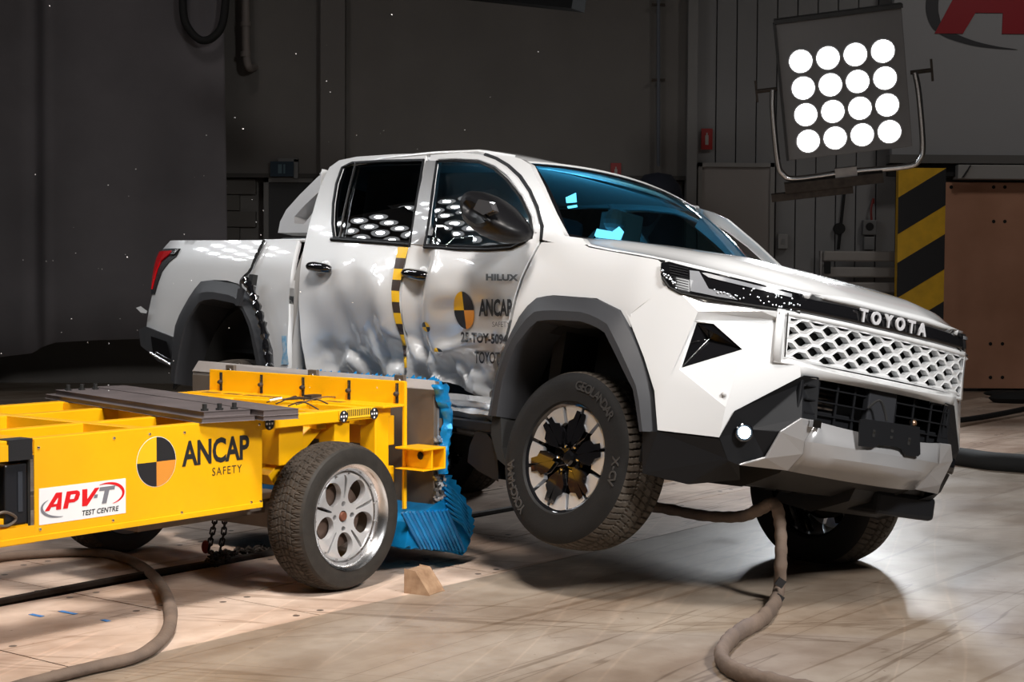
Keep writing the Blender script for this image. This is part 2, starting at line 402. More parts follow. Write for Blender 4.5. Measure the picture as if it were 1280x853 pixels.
# back wall: brick lower band, smooth upper wall, ledge
zl = wz(219, WY, 300)
wall = tag(MB().bb((wx(-500), WY+.22, 0), (wx(1130), WY+.4, 8.5)).build('wall_back', M_wall), kind='structure')
tag(MB().bb((wx(-500), WY-.02, zl-.02), (wx(856), WY+.2, 8.5)).build('wall_upper', M_wall), kind='structure')
tag(MB().bb((wx(-500), WY-.045, zl-.03), (wx(856), WY-.0, zl+.02)).build('trim_1', mat('ledge', (.05, .045, .04), .7)), kind='structure')
blk_holes = [(wx(326), 0, wx(398), wz(222, WY, 350))]
bw, bh = .40, .20
M_blk = mat('block_paint', (.115, .105, .095), .8, var=.2, scale=2)
n_b = 0
brick_me = MB().bb((.006, 0, .006), (bw-.006, .09, bh-.006)).build('brick', M_blk, bevel=.004); bme = brick_me.data; bpy.data.objects.remove(brick_me)
rows = int(zl/bh)
for rr_ in range(rows+1):
    z = zl-.03-(rr_+1)*bh
    for seg in ((wx(236), wx(402)), (wx(690), wx(852))):
        x = seg[0]-(bw/2 if rr_ % 2 else 0)
        while x < seg[1]-bw*.4:
            hx0, _, hx1, hz = blk_holes[0]
            if not (x+bw > hx0 and x < hx1 and z < hz) and z > (1.3 if seg[0] > 0 else .3):
                o = bpy.data.objects.new('brick', bme); col.objects.link(o); o.parent = wall; o.location = (x, WY+.13, z); n_b += 1
            x += bw
# piers
tag(MB().bb((wx(403), WY-.22, 0), (wx(433), WY, 8.5)).build('wall_pier_left', mat('pier_paint', (.13, .12, .112), .7)), kind='structure')
tag(MB().bb((wx(856), WY-.15, 0), (wx(868), WY+.1, 8.5)).build('wall_pier_right', mat('pier_paint2', (.20, .195, .19), .6)), kind='structure')
# cladding right: ribbed sheets
clad = tag(MB().bb((wx(866), WY+.12, 0), (wx(1800), WY+.22, 8.5)).build('wall_right', M_clad), kind='structure')
x = wx(868); k = 0
while x < wx(1130):
    w_ = .245
    tag(MB().bb((x+.006, WY, 0), (x+w_-.006, WY+.12, 8.4)).build('panel', M_clad, parent=clad, bevel=.006)); x += w_
# far doors
dl = empty('door_1', (0, 0, 0)); tag(dl, kind='structure')
x0, x1, zt = wx(330), wx(398), wz(222, WY, 350)
MB().bb((x0+.06, WY+.02, 0), (x1-.06, WY+.07, zt-.06)).build('door_leaf', mat('dark_door', (.02, .02, .021), .5), dl)
MB().bb((x0, WY-.03, 0), (x0+.06, WY+.1, zt)).bb((x1-.06, WY-.03, 0), (x1, WY+.1, zt)).bb((x0, WY-.03, zt-.06), (x1, WY+.1, zt)).build('door_frame', mat('frame_paint', (.13, .125, .12), .6), dl)
dr = empty('door_2', (0, 0, 0)); tag(dr, kind='structure')
x0, x1, zt = wx(871), wx(966), wz(204, WY, 920)
MB().bb((x0+.05, WY-.04, 0), (x1-.05, WY+.0, zt-.05)).build('door_leaf', mat('beige_door', (.28, .255, .24), .55), dr)
MB().bb((x0, WY-.07, 0), (x0+.05, WY+.05, zt)).bb((x1-.05, WY-.07, 0), (x1, WY+.05, zt)).bb((x0, WY-.07, zt-.05), (x1, WY+.05, zt)).build('door_frame', mat('frame_paint2', (.26, .25, .24), .6), dr)
MB().lathe([(-.10, .0), (-.10, .03), (-.07, .03), (-.04, .015)], 12, (x1-.13, WY, 1.05), 'y').build('door_handle', M_steel, dr)

def text_mesh(txt, size, bold=0, shear=0, spacing=1.0, ext=0, align='CENTER'):
    c = bpy.data.curves.new('t', 'FONT'); c.body = txt; c.size = size; c.offset = bold; c.shear = shear; c.space_character = spacing; c.extrude = ext; c.align_x = align; c.align_y = 'CENTER'; c.resolution_u = 3
    o = bpy.data.objects.new('t', c); col.objects.link(o); dg = bpy.context.evaluated_depsgraph_get(); me = bpy.data.meshes.new_from_object(o.evaluated_get(dg)); bpy.data.objects.remove(o); bpy.data.curves.remove(c)
    return me
def put_text(name, txt, size, m, M4, parent=None, **k):
    me = text_mesh(txt, size, **k); me.materials.clear(); me.materials.append(m); o = bpy.data.objects.new(name, me); col.objects.link(o)
    if parent: o.parent = parent
    o.matrix_local = M4; return o
def frame4(o, x, y):  # matrix from origin, x dir, y dir
    x = Vector(x).normalized(); z = x.cross(Vector(y)).normalized(); y = z.cross(x); m = Matrix((x, y, z)).transposed().to_4x4(); m.translation = o; return m

# exit sign over the left door
s = empty('exit_sign', (wx(354), WY-.02, wz(212, WY, 354)), None, 'small unlit dark blue exit sign box in a pale bracket above the left door', 'sign')
MB().bb((-.14, -.10, -.09), (.14, -.03, .09)).build('sign_box', mat('exit_blue', (.012, .03, .05), .4), s)
MB().bb((.14, -.06, -.11), (.19, .0, .12)).bb((-.05, -.06, .09), (.19, 0, .13)).build('bracket', mat('bracket', (.16, .16, .16), .5), s)
MB().bb((-.045, -.104, -.055), (.0, -.10, .055)).bb((.02, -.104, -.055), (.04, -.10, .055)).build('running_figure', mat('exit_fig', (.08, .14, .17), .5), s)
# fire signs
for nm, (a, b, cx, cy), lab in (('fire_sign', (14, 26, 882, 174), 'red fire extinguisher sign with white pictogram on the ribbed cladding'), ('fire_sign', (13, 24, 769, 216), 'red fire extinguisher sign on the painted blocks behind the roof of the pickup')):
    yy = WY-.03; s = empty(nm, (wx(cx, yy), yy, wz(cy, yy, cx)), None, lab, 'sign', 'fire extinguisher signs'); w_, h_ = a*yy/CAM_F/2, b*yy/CAM_F/2
    MB().bb((-w_, -.012, -h_), (w_, 0, h_)).build('plate', mat('sign_red', (.30, .012, .010), .5), s)
    MB().bb((-w_*.28, -.016, -h_*.55), (w_*.28, -.012, h_*.35)).bb((-w_*.12, -.016, h_*.35), (w_*.12, -.012, h_*.6)).build('pictogram', mat('sign_white', (.35, .33, .31), .5), s)
# pipes
M_pipe = mat('grey_pipe', (.19, .165, .15), .6)
yp = WY-.3
pts = [onW(307, -60, 'y', yp), onW(307, 30, 'y', yp), onW(308, 70, 'y', yp), onW(311, 84, 'y', yp), onW(318, 84, 'y', WY-.05)]
dp = empty('drain_pipe', pts[1], None, 'pale downpipe with collars and an elbow on the upper left wall', 'pipe')
P0 = pts[1]; MB().tube([p-P0 for p in smooth_path(pts, 6)], .05, 12).build('pipe', M_pipe, dp, smooth=True)
for cy in (30, 68): MB().lathe([(-.03, .05), (-.03, .062), (.03, .062), (.03, .05)], 14, onW(307, cy, 'y', yp)-P0, 'z').build('collar', M_pipe, dp)
pts = [onW(823, -30, 'y', yp+.2), onW(823, 208, 'y', yp+.2)]
cd = empty('conduit', pts[0], None, 'thin grey vertical conduit on the wall left of the ribbed cladding', 'pipe')
MB().tube([p-pts[0] for p in pts], .022, 8).build('pipe', mat('conduit_grey', (.09, .10, .12), .5), cd, smooth=True)
for cy in (6, 100): MB().box(onW(823, cy, 'y', yp+.2)-pts[0], (.16, .03, .03)).build('clip', M_rail, cd)
ax = onW(283, 0, 'y', 18.4)
pts = [onW(*q, 'y', 18.4) for q in ((229, -30), (229, 15), (236, 36), (251, 50), (267, 46), (279, 26), (284, -30))]
tag(MB().tube(smooth_path(pts, 8), .045, 10).build('hanging_cable', M_dark, smooth=True), 'thick black cable hanging in a loop from the ceiling', 'cable')
# dark beam at top
A = onW(600, -10, 'y', 13.6); B = onW(724, 3, 'y', 13.2)
bmv = MB().beam(A+(A-B)*1.5, B, .25, .13); tag(bmv.build('crane_beam', mat('beam_black', (.006, .006, .006), .9, spec=.1)), 'black steel overhead beam end above the roof of the pickup', 'beam')
# blue-grey cover behind the truck
P = onW(822, 237, 'y', 19.2)
cb = MB().lathe([(0, .30), (.4, .31), (P.z-.1, .30), (P.z+.05, .26), (P.z+.17, .16), (P.z+.2, 0)], 24, (P.x, P.y, 0), 'z'); tag(cb.build('covered_reel', mat('navy_cover', (.010, .013, .025), .8), smooth=True), 'dark navy rounded cover behind the windscreen of the pickup', 'cover')
# curtain: wavy drape with lifted hem
def hem(x):
    px = 640+(x)/18.6*CAM_F
    return wz(interp(px, [-400, 0, 40, 55, 72, 120, 300], [450, 447, 442, 434, 428, 425, 420]), 18.6, 100)
def cur(u, v):
    x = wx(-420, 18.6)+(wx(275, 18.6)-wx(-420, 18.6))*u; z0 = hem(x); z = z0+(8.6-z0)*v
    px = 640+x/18.6*CAM_F
    x += (.06+.0)*(1-v)*sm(.9, 1, u)*1.5
    fold = .035*math.sin(x*4.1)+.05*math.exp(-((px-45)/9)**2)-.03*math.exp(-((px-62)/6)**2)+.02*noise.noise(Vector((x*1.5, z*.6, 0)))
    return (x, 18.6+fold-.10*(1-v)*math.sin(x*.8), z)
tag(MB().grid(cur, linsp(0, 1, 220), linsp(0, 1, 14)).build('drape', M_curtain, smooth=True, angle=180, solid=.01), 'dark grey floor-length drape hanging on the left with a lifted hem', 'curtain')
# right side: striped column, plywood, radiator-like rails, white beam, sign board
yc = 19.0
xa, xb, za, zb = wx(1122, yc), wx(1181, yc), 0, wz(210, yc, 1150)
sc = empty('striped_column', (xa, yc, 0), None, 'yellow and black hazard striped square column left of the plywood board', 'column')
MB().bb((0, 0, 0), (xb-xa, .12, zb)).build('column_core', mat('hazard_yellow', (.80, .45, .015), .55, var=.25, scale=6), sc)
W = xb-xa; k = -.35; st = mat('hazard_black', (.012, .012, .014), .6)
stripe_y = [(215, 250), (295, 337), (378, 417), (460, 500)]
for (ya, yb) in ((247, 293), (329, 373), (413, 455)):
    zA = wz(ya, yc, 1122); zB = wz(yb, yc, 1122); rise = (wz(215, yc)-wz(247, yc))*1.15
    MB().prism([(0, zA), (0, zB), (W, zB+rise), (W, zA+rise)], 'y', -.004, 0).build('stripe', st, sc)
MB().prism([(W*.62, zb), (0, wz(247, yc)), (0, wz(250, yc)), (W, wz(225, yc)), (W, zb)], 'y', -.003, 0).build('stripe', st, sc) if False else None
yb_ = 19.7
xa2, xb2 = wx(1181, yb_), wx(1420, yb_); zt2 = wz(228, yb_, 1200); zb2 = wz(484, yb_, 1200)
M_ply = mat('plywood', (.55, .28, .18), .55, c2=(.43, .21, .125), scale=1.6)
pl = empty('plywood_board', (xa2, yb_, 0), None, 'tall brown plywood board with drilled holes standing behind the nose of the pickup', 'board')
MB().bb((0, 0, .04), (xb2-xa2, .04, zt2)).build('sheet', M_ply, pl)
for (px, py) in [(1189, 234), (1242, 234), (1256, 234), (1242, 277), (1256, 277), (1238, 430), (1253, 430), (1238, 472), (1253, 472)]:
    p = onW(px, py, 'y', yb_); MB().lathe([(-.003, 0), (-.003, .022)], 10, (p.x-xa2, 0, p.z), 'y').build('drilled_hole', M_dark, pl)
MB().bb((-.06, -.05, zb2-.5), (xb2-xa2, .0, .05)).build('foot', M_dark, pl) if False else None
yh = 19.55; z_a = wz(224, yh, 1220); z_b = wz(206, yh, 1220)
tag(MB().bb((wx(1196, yh), yh, z_a), (wx(1500, yh), yh+.25, z_b)).build('lintel_beam', mat('pale_beam', (.30, .29, .28), .6), bevel=.01), 'pale horizontal beam resting above the plywood board', 'beam')
p1, p2 = onW(1203, 222, 'y', yh-.01), onW(1213, 207, 'y', yh-.01)
tag(MB().beam(p1, p2, .01, .06, up=(0, 1, 0)).build('tape_strip', M_black_tape), 'strip of black tape stuck slanting on the pale beam', 'tape')
# radiator rails
yr = 19.4; rd = empty('wall_rails', (wx(1030, yr), yr, 0), None, 'three pale horizontal bumper rails on a bracket before the cladding', 'rail')
X0, X1 = 0, wx(1122, yr)-wx(1030, yr)
for (ya, yb) in ((314, 327), (334, 347), (353, 366)):
    MB().bb((X0, 0, wz(yb, yr, 1070)), (X1, .1, wz(ya, yr, 1070))).build('rail', mat('pale_rail', (.27, .25, .235), .6), rd, bevel=.02)
MB().bb((X0-.02, .1, .6), (X0+.1, .2, wz(314, yr, 1070))).build('bracket', M_steel, rd)
p = onW(1034, 335, 'y', yr-.02); MB().box((p.x-wx(1030, yr), -.03, p.z), (.07, .05, .14)).build('clamp', M_dark, rd)
# sockets, tool
sk = onW(1085, 292, 'y', WY-.02); so = empty('power_outlet', sk, None, 'grey power outlet box with a red cable on the cladding', 'socket')
MB().bb((-.08, -.09, -.02), (.09, 0, .16)).build('outlet_box', mat('outlet_grey', (.13, .13, .13), .5), so, bevel=.01)
MB().lathe([(-.095, 0), (-.095, .05)], 14, (0, 0, .08), 'y').build('outlet_face', M_dark, so)
MB().bb((-.06, -.07, -.2), (.07, 0, -.04)).build('lower_box', mat('outlet_grey2', (.17, .17, .17), .5), so, bevel=.01)
MB().tube(smooth_path([(.03, -.05, .15), (.02, -.06, .3), (.05, -.04, .42), (.05, -.04, .36)], 5), .014, 6).build('red_cable', mat('red_cable', (.18, .02, .015), .5), so)
s2 = onW(978, 302, 'y', WY-.02); so = empty('wall_switch', s2, None, 'small white wall switch box right of the beige door', 'switch')
MB().bb((-.06, -.05, -.09), (.06, .02, .09)).build('switch_box', mat('switch_w', (.27, .265, .26), .5), so, bevel=.008); MB().bb((-.02, -.06, -.03), (.02, -.05, .03)).build('rocker', mat('switch_w2', (.20, .2, .2), .5), so)
a_, b_ = onW(1056, 236, 'y', WY-.035), onW(1048, 312, 'y', WY-.035)
tl = empty('hanging_tool', a_, None, 'dark long-handled tool hanging on the cladding above the rails', 'tool')
MB().tube([(0, 0, 0), b_-a_], .018, 8).build('handle', M_dark, tl); c_ = onW(1049, 286, 'y', WY-.04)-a_
MB().lathe([(-.03, 0), (-.03, .07), (.03, .07), (.03, 0)], 16, c_, 'y').build('disc', M_dark, tl); MB().box((0, 0, 0), (.07, .03, .03)).build('grip', M_dark, tl)
# APV-T sign board
ys = 19.62
xa3, za3 = wx(1113, ys), wz(194, ys, 1200)
sb = empty('sign_board', (xa3, ys, za3), None, 'large pale wall board with red lettering at the top right', 'sign')
MB().bb((0, 0, 0), (8.5, .12, 4.6)).build('board', mat('board_pale', (.30, .30, .31), .6), sb)
MB().bb((-.03, -.04, -.1), (8.5, .14, 0)).build('lower_trim', mat('board_trim', (.12, .115, .11), .6), sb)
MB().bb((-.03, .05, -.25), (8.5, .16, -.1)).build('shadow_gap', M_dark, sb)
pA = onW(1168, 42, 'y', ys)-Vector((xa3, ys, za3))
M_red_wall = mat('sign_letters_red', (.30, .004, .012), .5)
def slab_letters(parent, ox, oz, H, y, m, dep=.012):
    # italic capitals A P V drawn as prisms, baseline at oz, left foot at ox
    k = H
    def pr(name, poly): MB().prism([(ox+a*k, oz+b*k) for a, b in poly], 'y', y-dep, y).build(name, m, parent)
    pr('letter_stroke', [(0, 0), (.30, 0), (.43, .22), (.72, .22), (.715, 0), (.98, 0), (.88, 1), (.52, 1)])
    pr('letter_stroke', [(1.04, 0), (1.32, 0), (1.42, .34), (1.72, .34), (1.92, .44), (2.02, .72), (1.96, .92), (1.80, 1), (1.26, 1)])
    pr('letter_stroke', [(2.22, 1), (2.50, 1), (2.58, .38), (2.98, 1), (3.28, 1), (2.66, 0), (2.32, 0)])
slab_letters(sb, pA.x, pA.z, 1.12, -.0, M_red_wall)
arc = []
for q in [(1166, -30), (1159, -10), (1157, 10), (1160, 25), (1168, 38), (1185, 48), (1215, 57), (1245, 61), (1272, 62.5)]: arc.append(onW(*q, 'y', ys)-Vector((xa3, ys, za3)))
wds = [.16, .2, .2, .19, .16, .12, .08, .04, .005]; arc2 = smooth_path(arc, 6); mb = MB(); vs = []
for i, p in enumerate(arc2):
    w_ = interp(i/6, list(range(9)), wds); t = (arc2[min(i+1, len(arc2)-1)]-arc2[max(0, i-1)]).normalized(); n_ = Vector((-t.z, 0, t.x))
    vs += [p+n_*w_*.75+Vector((0, -.006, 0)), p-n_*w_*.0+Vector((0, -.006, 0))]
mb.add(vs, [(2*i, 2*i+1, 2*i+3, 2*i+2) for i in range(len(arc2)-1)]).build('swoosh', mat('swoosh_dark', (.03, .03, .035), .5), sb)
# ceiling and side walls (mostly out of frame)
tag(MB().bb((-16, -6, 8.6), (16, 21, 8.8)).build('ceiling', mat('hall_ceiling', (.05, .05, .05), .8)), kind='structure')
tag(MB().bb((-16.2, -6, 0), (-16, 21, 8.6)).build('wall_left', M_wall), kind='structure')
tag(MB().bb((16, -6, 0), (16.2, 21, 8.6)).build('wall_far_right', M_wall), kind='structure')
tag(MB().bb((-16, -6.2, 0), (16, -6, 8.6)).build('wall_front', M_wall), kind='structure')
# floor litter at right: hose, cable, debris
def floor_path(L, z): return [onW(a, b, 'z', z) for a, b in L]
tag(MB().tube(smooth_path(floor_path([(1120, 562), (1205, 573), (1240, 578), (1290, 582), (1400, 592)], .055), 6), .075, 12).build('cable_duct', M_dark, smooth=True), 'thick black cable duct lying on the floor behind the front bumper', 'duct')
tag(MB().tube(smooth_path(floor_path([(1190, 527), (1215, 524), (1250, 518), (1300, 508), (1380, 495)], .02), 6), .03, 8).build('floor_cable', M_dark, smooth=True), 'thin black cable on the floor between the duct and the plywood board', 'cable')
mb = MB()
for q in ((1256, 490, .25, .08), (1275, 496, .35, .12), (1290, 492, .3, .1)):
    p = onW(q[0], q[1]+2, 'z', .05); mb.sphere(p, q[2], 10, 6, (1, .5, q[3]*2))
tag(mb.build('dark_cloth', M_dark, smooth=True), 'crumpled black cloth on the floor below the plywood board', 'cloth')

# ================================================================== FLOOD LIGHT PANELS
def lamp_panel(name, loc, aim, roll, label, group, power, S=1.12, detail=True):
    d = (Vector(aim)-Vector(loc)).normalized(); q = d.to_track_quat('Y', 'Z').to_matrix() @ Matrix.Rotation(roll, 3, 'Y')
    t = empty(name, loc, q, label, 'floodlight', group)
    pit = S*.218
    MB().bb((-S/2, -.16, -S/2), (S/2, -.002, S*.62)).build('housing', mat('lamp_face', (.15, .145, .145), .5), t, bevel=.006)
    MB().bb((-S/2-.012, -.2, S*.62), (S/2+.012, .03, S*.62+.035)).bb((S/2, -.2, -S/2), (S/2+.02, .02, S*.62)).build('hood', mat('lamp_hood', (.02, .02, .02), .5), t)
    for i in range(4):
        for j in range(4):
            c = ((i-1.5)*pit, 0, (j-1.5)*pit-.03*S)
            MB().lathe([(-.001, pit*.42), (.012, pit*.46), (.012, pit*.42), (.004, pit*.41)], 20, c, 'y').build('reflector_ring', M_alloy2, t)
            E_ = power/16/(PI*PI*(pit*.42)**2)
            lo = MB().lathe([(.006, pit*.20), (.005, pit*.42)], 24, c, 'y').build('lamp', mat('lamp_glow_%d' % power, (.8, .8, .8), .3, emit=(.93, .965, 1), estr=E_*.06), t)
            MB().lathe([(.0065, 0), (.0065, pit*.20)], 20, c, 'y').build('lamp_core', mat('core_glow_%d' % power, (.8, .8, .8), .3, emit=(.93, .965, 1), estr=E_*3.4), lo)
    if detail:
        r = .028; w = S*.5+.1
        MB().tube(smooth_path([(-w+.02, -.08, .1), (-w, -.08, -.1), (-w, -.08, -S*.50), (-w+.04, -.08, -S*.62), (-w+.16, -.08, -S*.67), (0, -.08, -S*.66), (w-.16, -.08, -S*.67), (w-.04, -.08, -S*.62), (w, -.08, -S*.50), (w, -.08, -.1), (w-.02, -.08, .1)], 6), r, 12).build('yoke', M_alloy, t, smooth=True)
        for s_ in (-1, 1):
            MB().lathe([(-w*1-.13, .02), (-w+.06, .02)], 10, (0, -.08, .1), 'x').build('pivot', M_rail, t) if s_ < 0 else MB().lathe([(w-.06, .02), (w+.13, .02)], 10, (0, -.08, .1), 'x').build('pivot', M_rail, t)
            MB().box((s_*(w+.13), -.08, .1), (.02, .03, .20)).build('knob', M_rail, t)
        MB().box((.05, -.08, -S*.66), (.2, .08, .09)).build('clamp', M_steel, t)
        MB().bb((-.28, -.14, -S*.66-.13), (.62, -.02, -S*.66-.04)).bb((.0, -.12, -S*.66-.2), (.75, -.04, -S*.66-.13)).build('mount_bar', M_rail, t)
    return t
vp = onW(1056, 116, 'y', 15.0)
lamp_panel('floodlight_panel', vp, (1.3, 3.0, .4), math.radians(6.5), 'square floodlight panel of sixteen glowing lamps on a tubular yoke', 'floodlight panels', 190)
for k_, (p_, a_p, rl_) in enumerate((((-6.1, 12.4, 5.0), (-.8, 8.8, 1.7), .1), ((-5.0, 10.9, 5.1), (-.1, 8.2, 1.7), -.1), ((-5.9, 12.3, 6.05), (-.8, 8.8, 1.7), .1), ((-4.7, 10.75, 6.1), (-.1, 8.2, 1.7), -.05), ((-3.7, 9.7, 5.15), (-.1, 8.2, 1.7), -.05), ((-8.6, 14.4, 4.9), (-1.5, 9.5, 1.3), .1), ((-7.0, 11.6, 4.6), (-.3, 8.3, 1.3), .0))):
    lamp_panel('floodlight_panel', p_, a_p, rl_, 'floodlight panel high on the left outside the frame, %s of the bank' % ('lower left', 'lower middle', 'upper left', 'upper middle', 'lower right', 'rearmost', 'lowest')[k_], 'floodlight panels', 32, 1.0, False)

# ================================================================== WHEEL PIECES
def tyre_mb(R_, W, Rr, tread, seed=0, N=540):
    # axle along y, outer face at -W/2; tread: function (theta, s in -1..1)-> groove depth
    sh = .022; prof = []
    side_pts = [(-W/2+.012, Rr), (-W/2-.002, Rr+.012), (-W/2-.004, Rr+(R_-Rr)*.35), (-W/2-.006, Rr+(R_-Rr)*.55), (-W/2+.0, Rr+(R_-Rr)*.78), (-W/2+.012, R_-.016)]
    tn = 40; tr = [(-W/2+.024+(W-.048)*i/tn, R_-.010*abs(2*i/tn-1)**3.) for i in range(tn+1)]
    rows = [(y, r, None) for y, r in side_pts]+[(y, r, (y/(W/2-.02))) for y, r in tr]+[(-y, r, None) for y, r in side_pts[::-1]]
    V = []; F = []; P = len(rows)
    for i in range(N):
        a = 2*PI*i/N
        for (y, r, s_) in rows:
            if s_ is not None: r -= tread(a, s_)
            V.append((r*math.cos(a), y, r*math.sin(a)))
    for i in range(N):
        j = (i+1) % N
        for k in range(P-1): F.append((i*P+k, i*P+k+1, j*P+k+1, j*P+k))
    return MB().add(V, F)
SHARED = {}
def shared_part(name, mb, m, parent):
    k = id(mb)
    if k not in SHARED:
        o = mb.build(name, m, parent, smooth=True, angle=28); SHARED[k] = o.data
        o.data.materials.append(mat('tread_dust_'+m.name, (.085, .070, .056) if m is M_rubber else (.055, .044, .035), .85, spec=.3, var=.45, scale=25))
        for p_ in o.data.polygons:
            c_ = p_.center
            if abs(c_.y) < .118*(1.05 if m is M_rubber else .86) and math.hypot(c_.x, c_.z) > (.372 if m is M_rubber else .310): p_.material_index = 1
        return o
    o = bpy.data.objects.new(name, SHARED[k]); col.objects.link(o); o.parent = parent; return o
def tread_truck(a, s):
    n = 75; ph = (a*n/(2*PI)) % 1.0; d = 0
    for c in (-.48, -.02, .45):
        z = .03*math.sin(a*n*2)
        if abs(s-c-z) < .045: d = .009
    if abs(s) > .5 and (ph+.8*abs(s)) % 1 < .22: d = .008
    elif abs(s) <= .5 and (ph+1.4*s) % 1 < .14: d = max(d, .006)
    return d
def tread_trolley(a, s):
    n = 60; ph = (a*n/(2*PI)) % 1.0; d = 0
    for c in (-.62, -.30, .0, .30, .62):
        z = .05*abs(((a*n/2/(2*PI)) % 1)*2-1)
        if abs(s-c-z*(1 if c < .1 else -1)) < .036: d = .006
    if abs(s) > .62 and (ph*2) % 1 < .3: d = .004
    elif (ph+(.9*s if s < 0 else -.9*s)) % 1 < .16: d = max(d, .005)
    return d

# ================================================================== TEST TROLLEY
tro = empty('crash_trolley', LO, LR, 'yellow steel crash barrier trolley with round checker emblem on its side panel', 'trolley')
def LP(px, py, ax, v): return onL(px, py, ax, v)
s0 = -.687; ZT, ZB = .79, .735
Yl = M_yellow
# near side panel: face plate with flange at foot
pn = MB().bb((-1.545, s0, .415), (-.377, s0+.006, ZT)).build('side_panel', Yl, tro, bevel=.002)
MB().bb((-1.7-.6, s0-.004, .402), (-.377, s0+.05, .425)).build('lower_flange', Yl, tro, bevel=.002)
for (px, py) in [(48, 560), (142.5, 548), (187, 543), (230.5, 541), (324, 531), (50, 662), (141, 651), (227, 641), (314, 628), (325.5, 627)]:
    p = LP(px, py, 'y', s0); MB().lathe([(-.005, 0), (-.004, .005), (0, .007)], 8, (p.x, s0, p.z), 'y').build('screw', M_alloy, pn)
# side beams near and far, tube 55 mm
for nm, y0 in (('side_beam', s0), ('side_beam', .62)):
    MB().bb((-2.6, y0+(.0065 if y0 < 0 else 0), ZB), (.46, y0+.065, ZT)).build(nm, Yl, tro, bevel=.004)
MB().bb((-2.6, s0+.03, .45), (-1.545, s0+.075, .50)).build('lower_rail', Yl, tro, bevel=.003)
MB().bb((-2.6, s0+.0, .40), (-1.545, s0+.006, .465)).build('lower_rail_face', Yl, tro)
MB().bb((-2.6, s0-.002, .715), (-1.59, s0+.0, .775)).build('rear_rail_face', Yl, tro, bevel=.002)
# cross members and inner frame
for (xx, w_, y0, y1) in ((-2.3, .07, s0, .66), (-1.62, .10, s0+.06, .62), (-1.02, .06, s0+.06, .62), (-.42, .06, s0+.06, .62), (.02, .06, s0+.06, .62), (.30, .07, s0+.06, .62)):
    MB().bb((xx, y0, ZB-.03), (xx+w_, y1, ZT-.002)).build('cross_member', Yl, tro, bevel=.003)
for y0 in (-.30, .22): MB().bb((-2.6, y0, ZB-.06), (.40, y0+.06, ZT-.004)).build('inner_beam', Yl, tro, bevel=.003)
for y0 in (-.62, .56): MB().bb((-.377, y0, .40), (-.33, y0+.06, ZB)).build('hanger', Yl, tro)
# bracing near the wheel
MB().beam(LP(332, 600, 'y', -.55), LP(392, 531, 'y', -.55), .06, .07, up=(0, 1, 0)).build('brace', Yl, tro, bevel=.003)
MB().bb((-.06, -.60, .45), (.08, -.48, ZB)).bb((.24, -.62, .33), (.34, -.50, ZB)).build('bracket', Yl, tro) if False else None
MB().bb((.10, -.66, .62), (.20, -.56, ZB)).build('suspension_post', Yl, tro, bevel=.004)
MB().bb((-.21, -.62, .56), (-.06, -.50, ZB)).build('suspension_post', Yl, tro, bevel=.004)
MB().bb((-.18, -.56, .27), (.12, .56, .39)).build('axle', M_dirty, tro, bevel=.01)
MB().bb((-.9, -.5, .34), (.1, -.35, .40)).bb((-.9, .35, .34), (.1, .5, .40)).build('lower_plate', M_dirty, tro)
MB().bb((-.65, -.60, .372), (-.30, .3, .402)).build('bottom_plate', M_dirty, tro)
# front frame: box post at the near corner, column, upright plate, L-flange, gussets
xf = .50
MB().bb((.345, s0, .34), (.44, s0+.10, ZT)).build('front_post', Yl, tro, bevel=.006)
MB().bb((.345, .52, .34), (.44, .62, ZT)).build('front_post', Yl, tro, bevel=.006)
MB().bb((.44, s0+.02, .36), (.50, .6, .50)).bb((.44, s0+.02, .60), (.50, .6, .74)).build('front_crossbeam', Yl, tro, bevel=.004)
fl = MB().bb((.345, -.735, .785), (xf, .61, .797)).build('deck_flange', Yl, tro, bevel=.003)
for y in (-.45, -.28, .0, .12, .26, .42): 
    MB().bb((.36, y, .7972), (.40, y+.10, .7984)).build('slot', mat('slot_shadow', (.18, .09, .01), .7), fl)
fp = MB().bb((xf-.006, -.735, .785), (xf+.006, .61, .905)).build('upright_flange', Yl, tro, bevel=.003)
MB().bb((xf-.01, -.740, .30), (xf+.008, -.725, .902)).build('end_plate', Yl, tro, bevel=.002)
for (px, py) in [(276, 478), (326.5, 480), (378.5, 485), (436, 492), (496, 497)]:
    p = LP(px, py-1, 'x', xf-.01)
    b_ = MB().bb((xf-.011, p.y-.008, .80), (xf-.0065, p.y+.008, .893)).build('bolt_slot', M_dark, fp)
    MB().lathe([(-.02, 0), (-.02, .008), (-.008, .013), (0, .013)], 8, (xf-.008, p.y, .843), 'x').build('bolt', M_rail, fp)
    MB().bb((xf-.014, p.y-.003, .855), (xf-.0115, p.y+.003, .89)).build('bolt_glint', M_alloy, fp)
# bracket with two flanges reaching to the barrier
bk = MB().bb((.44, -.90, .495), (.60, -.725, .50)).bb((.44, -.90, .59), (.60, -.725, .60)).bb((.505, -.895, .50), (.515, -.725, .59)).bb((.592, -.90, .495), (.602, -.725, .60)).build('side_bracket', Yl, tro, bevel=.002)
MB().lathe([(0, .012), (-.006, .02), (-.01, .012), (-.01, 0)], 8, (.505, -.83, .56), 'x').build('bolt', M_dark, bk)
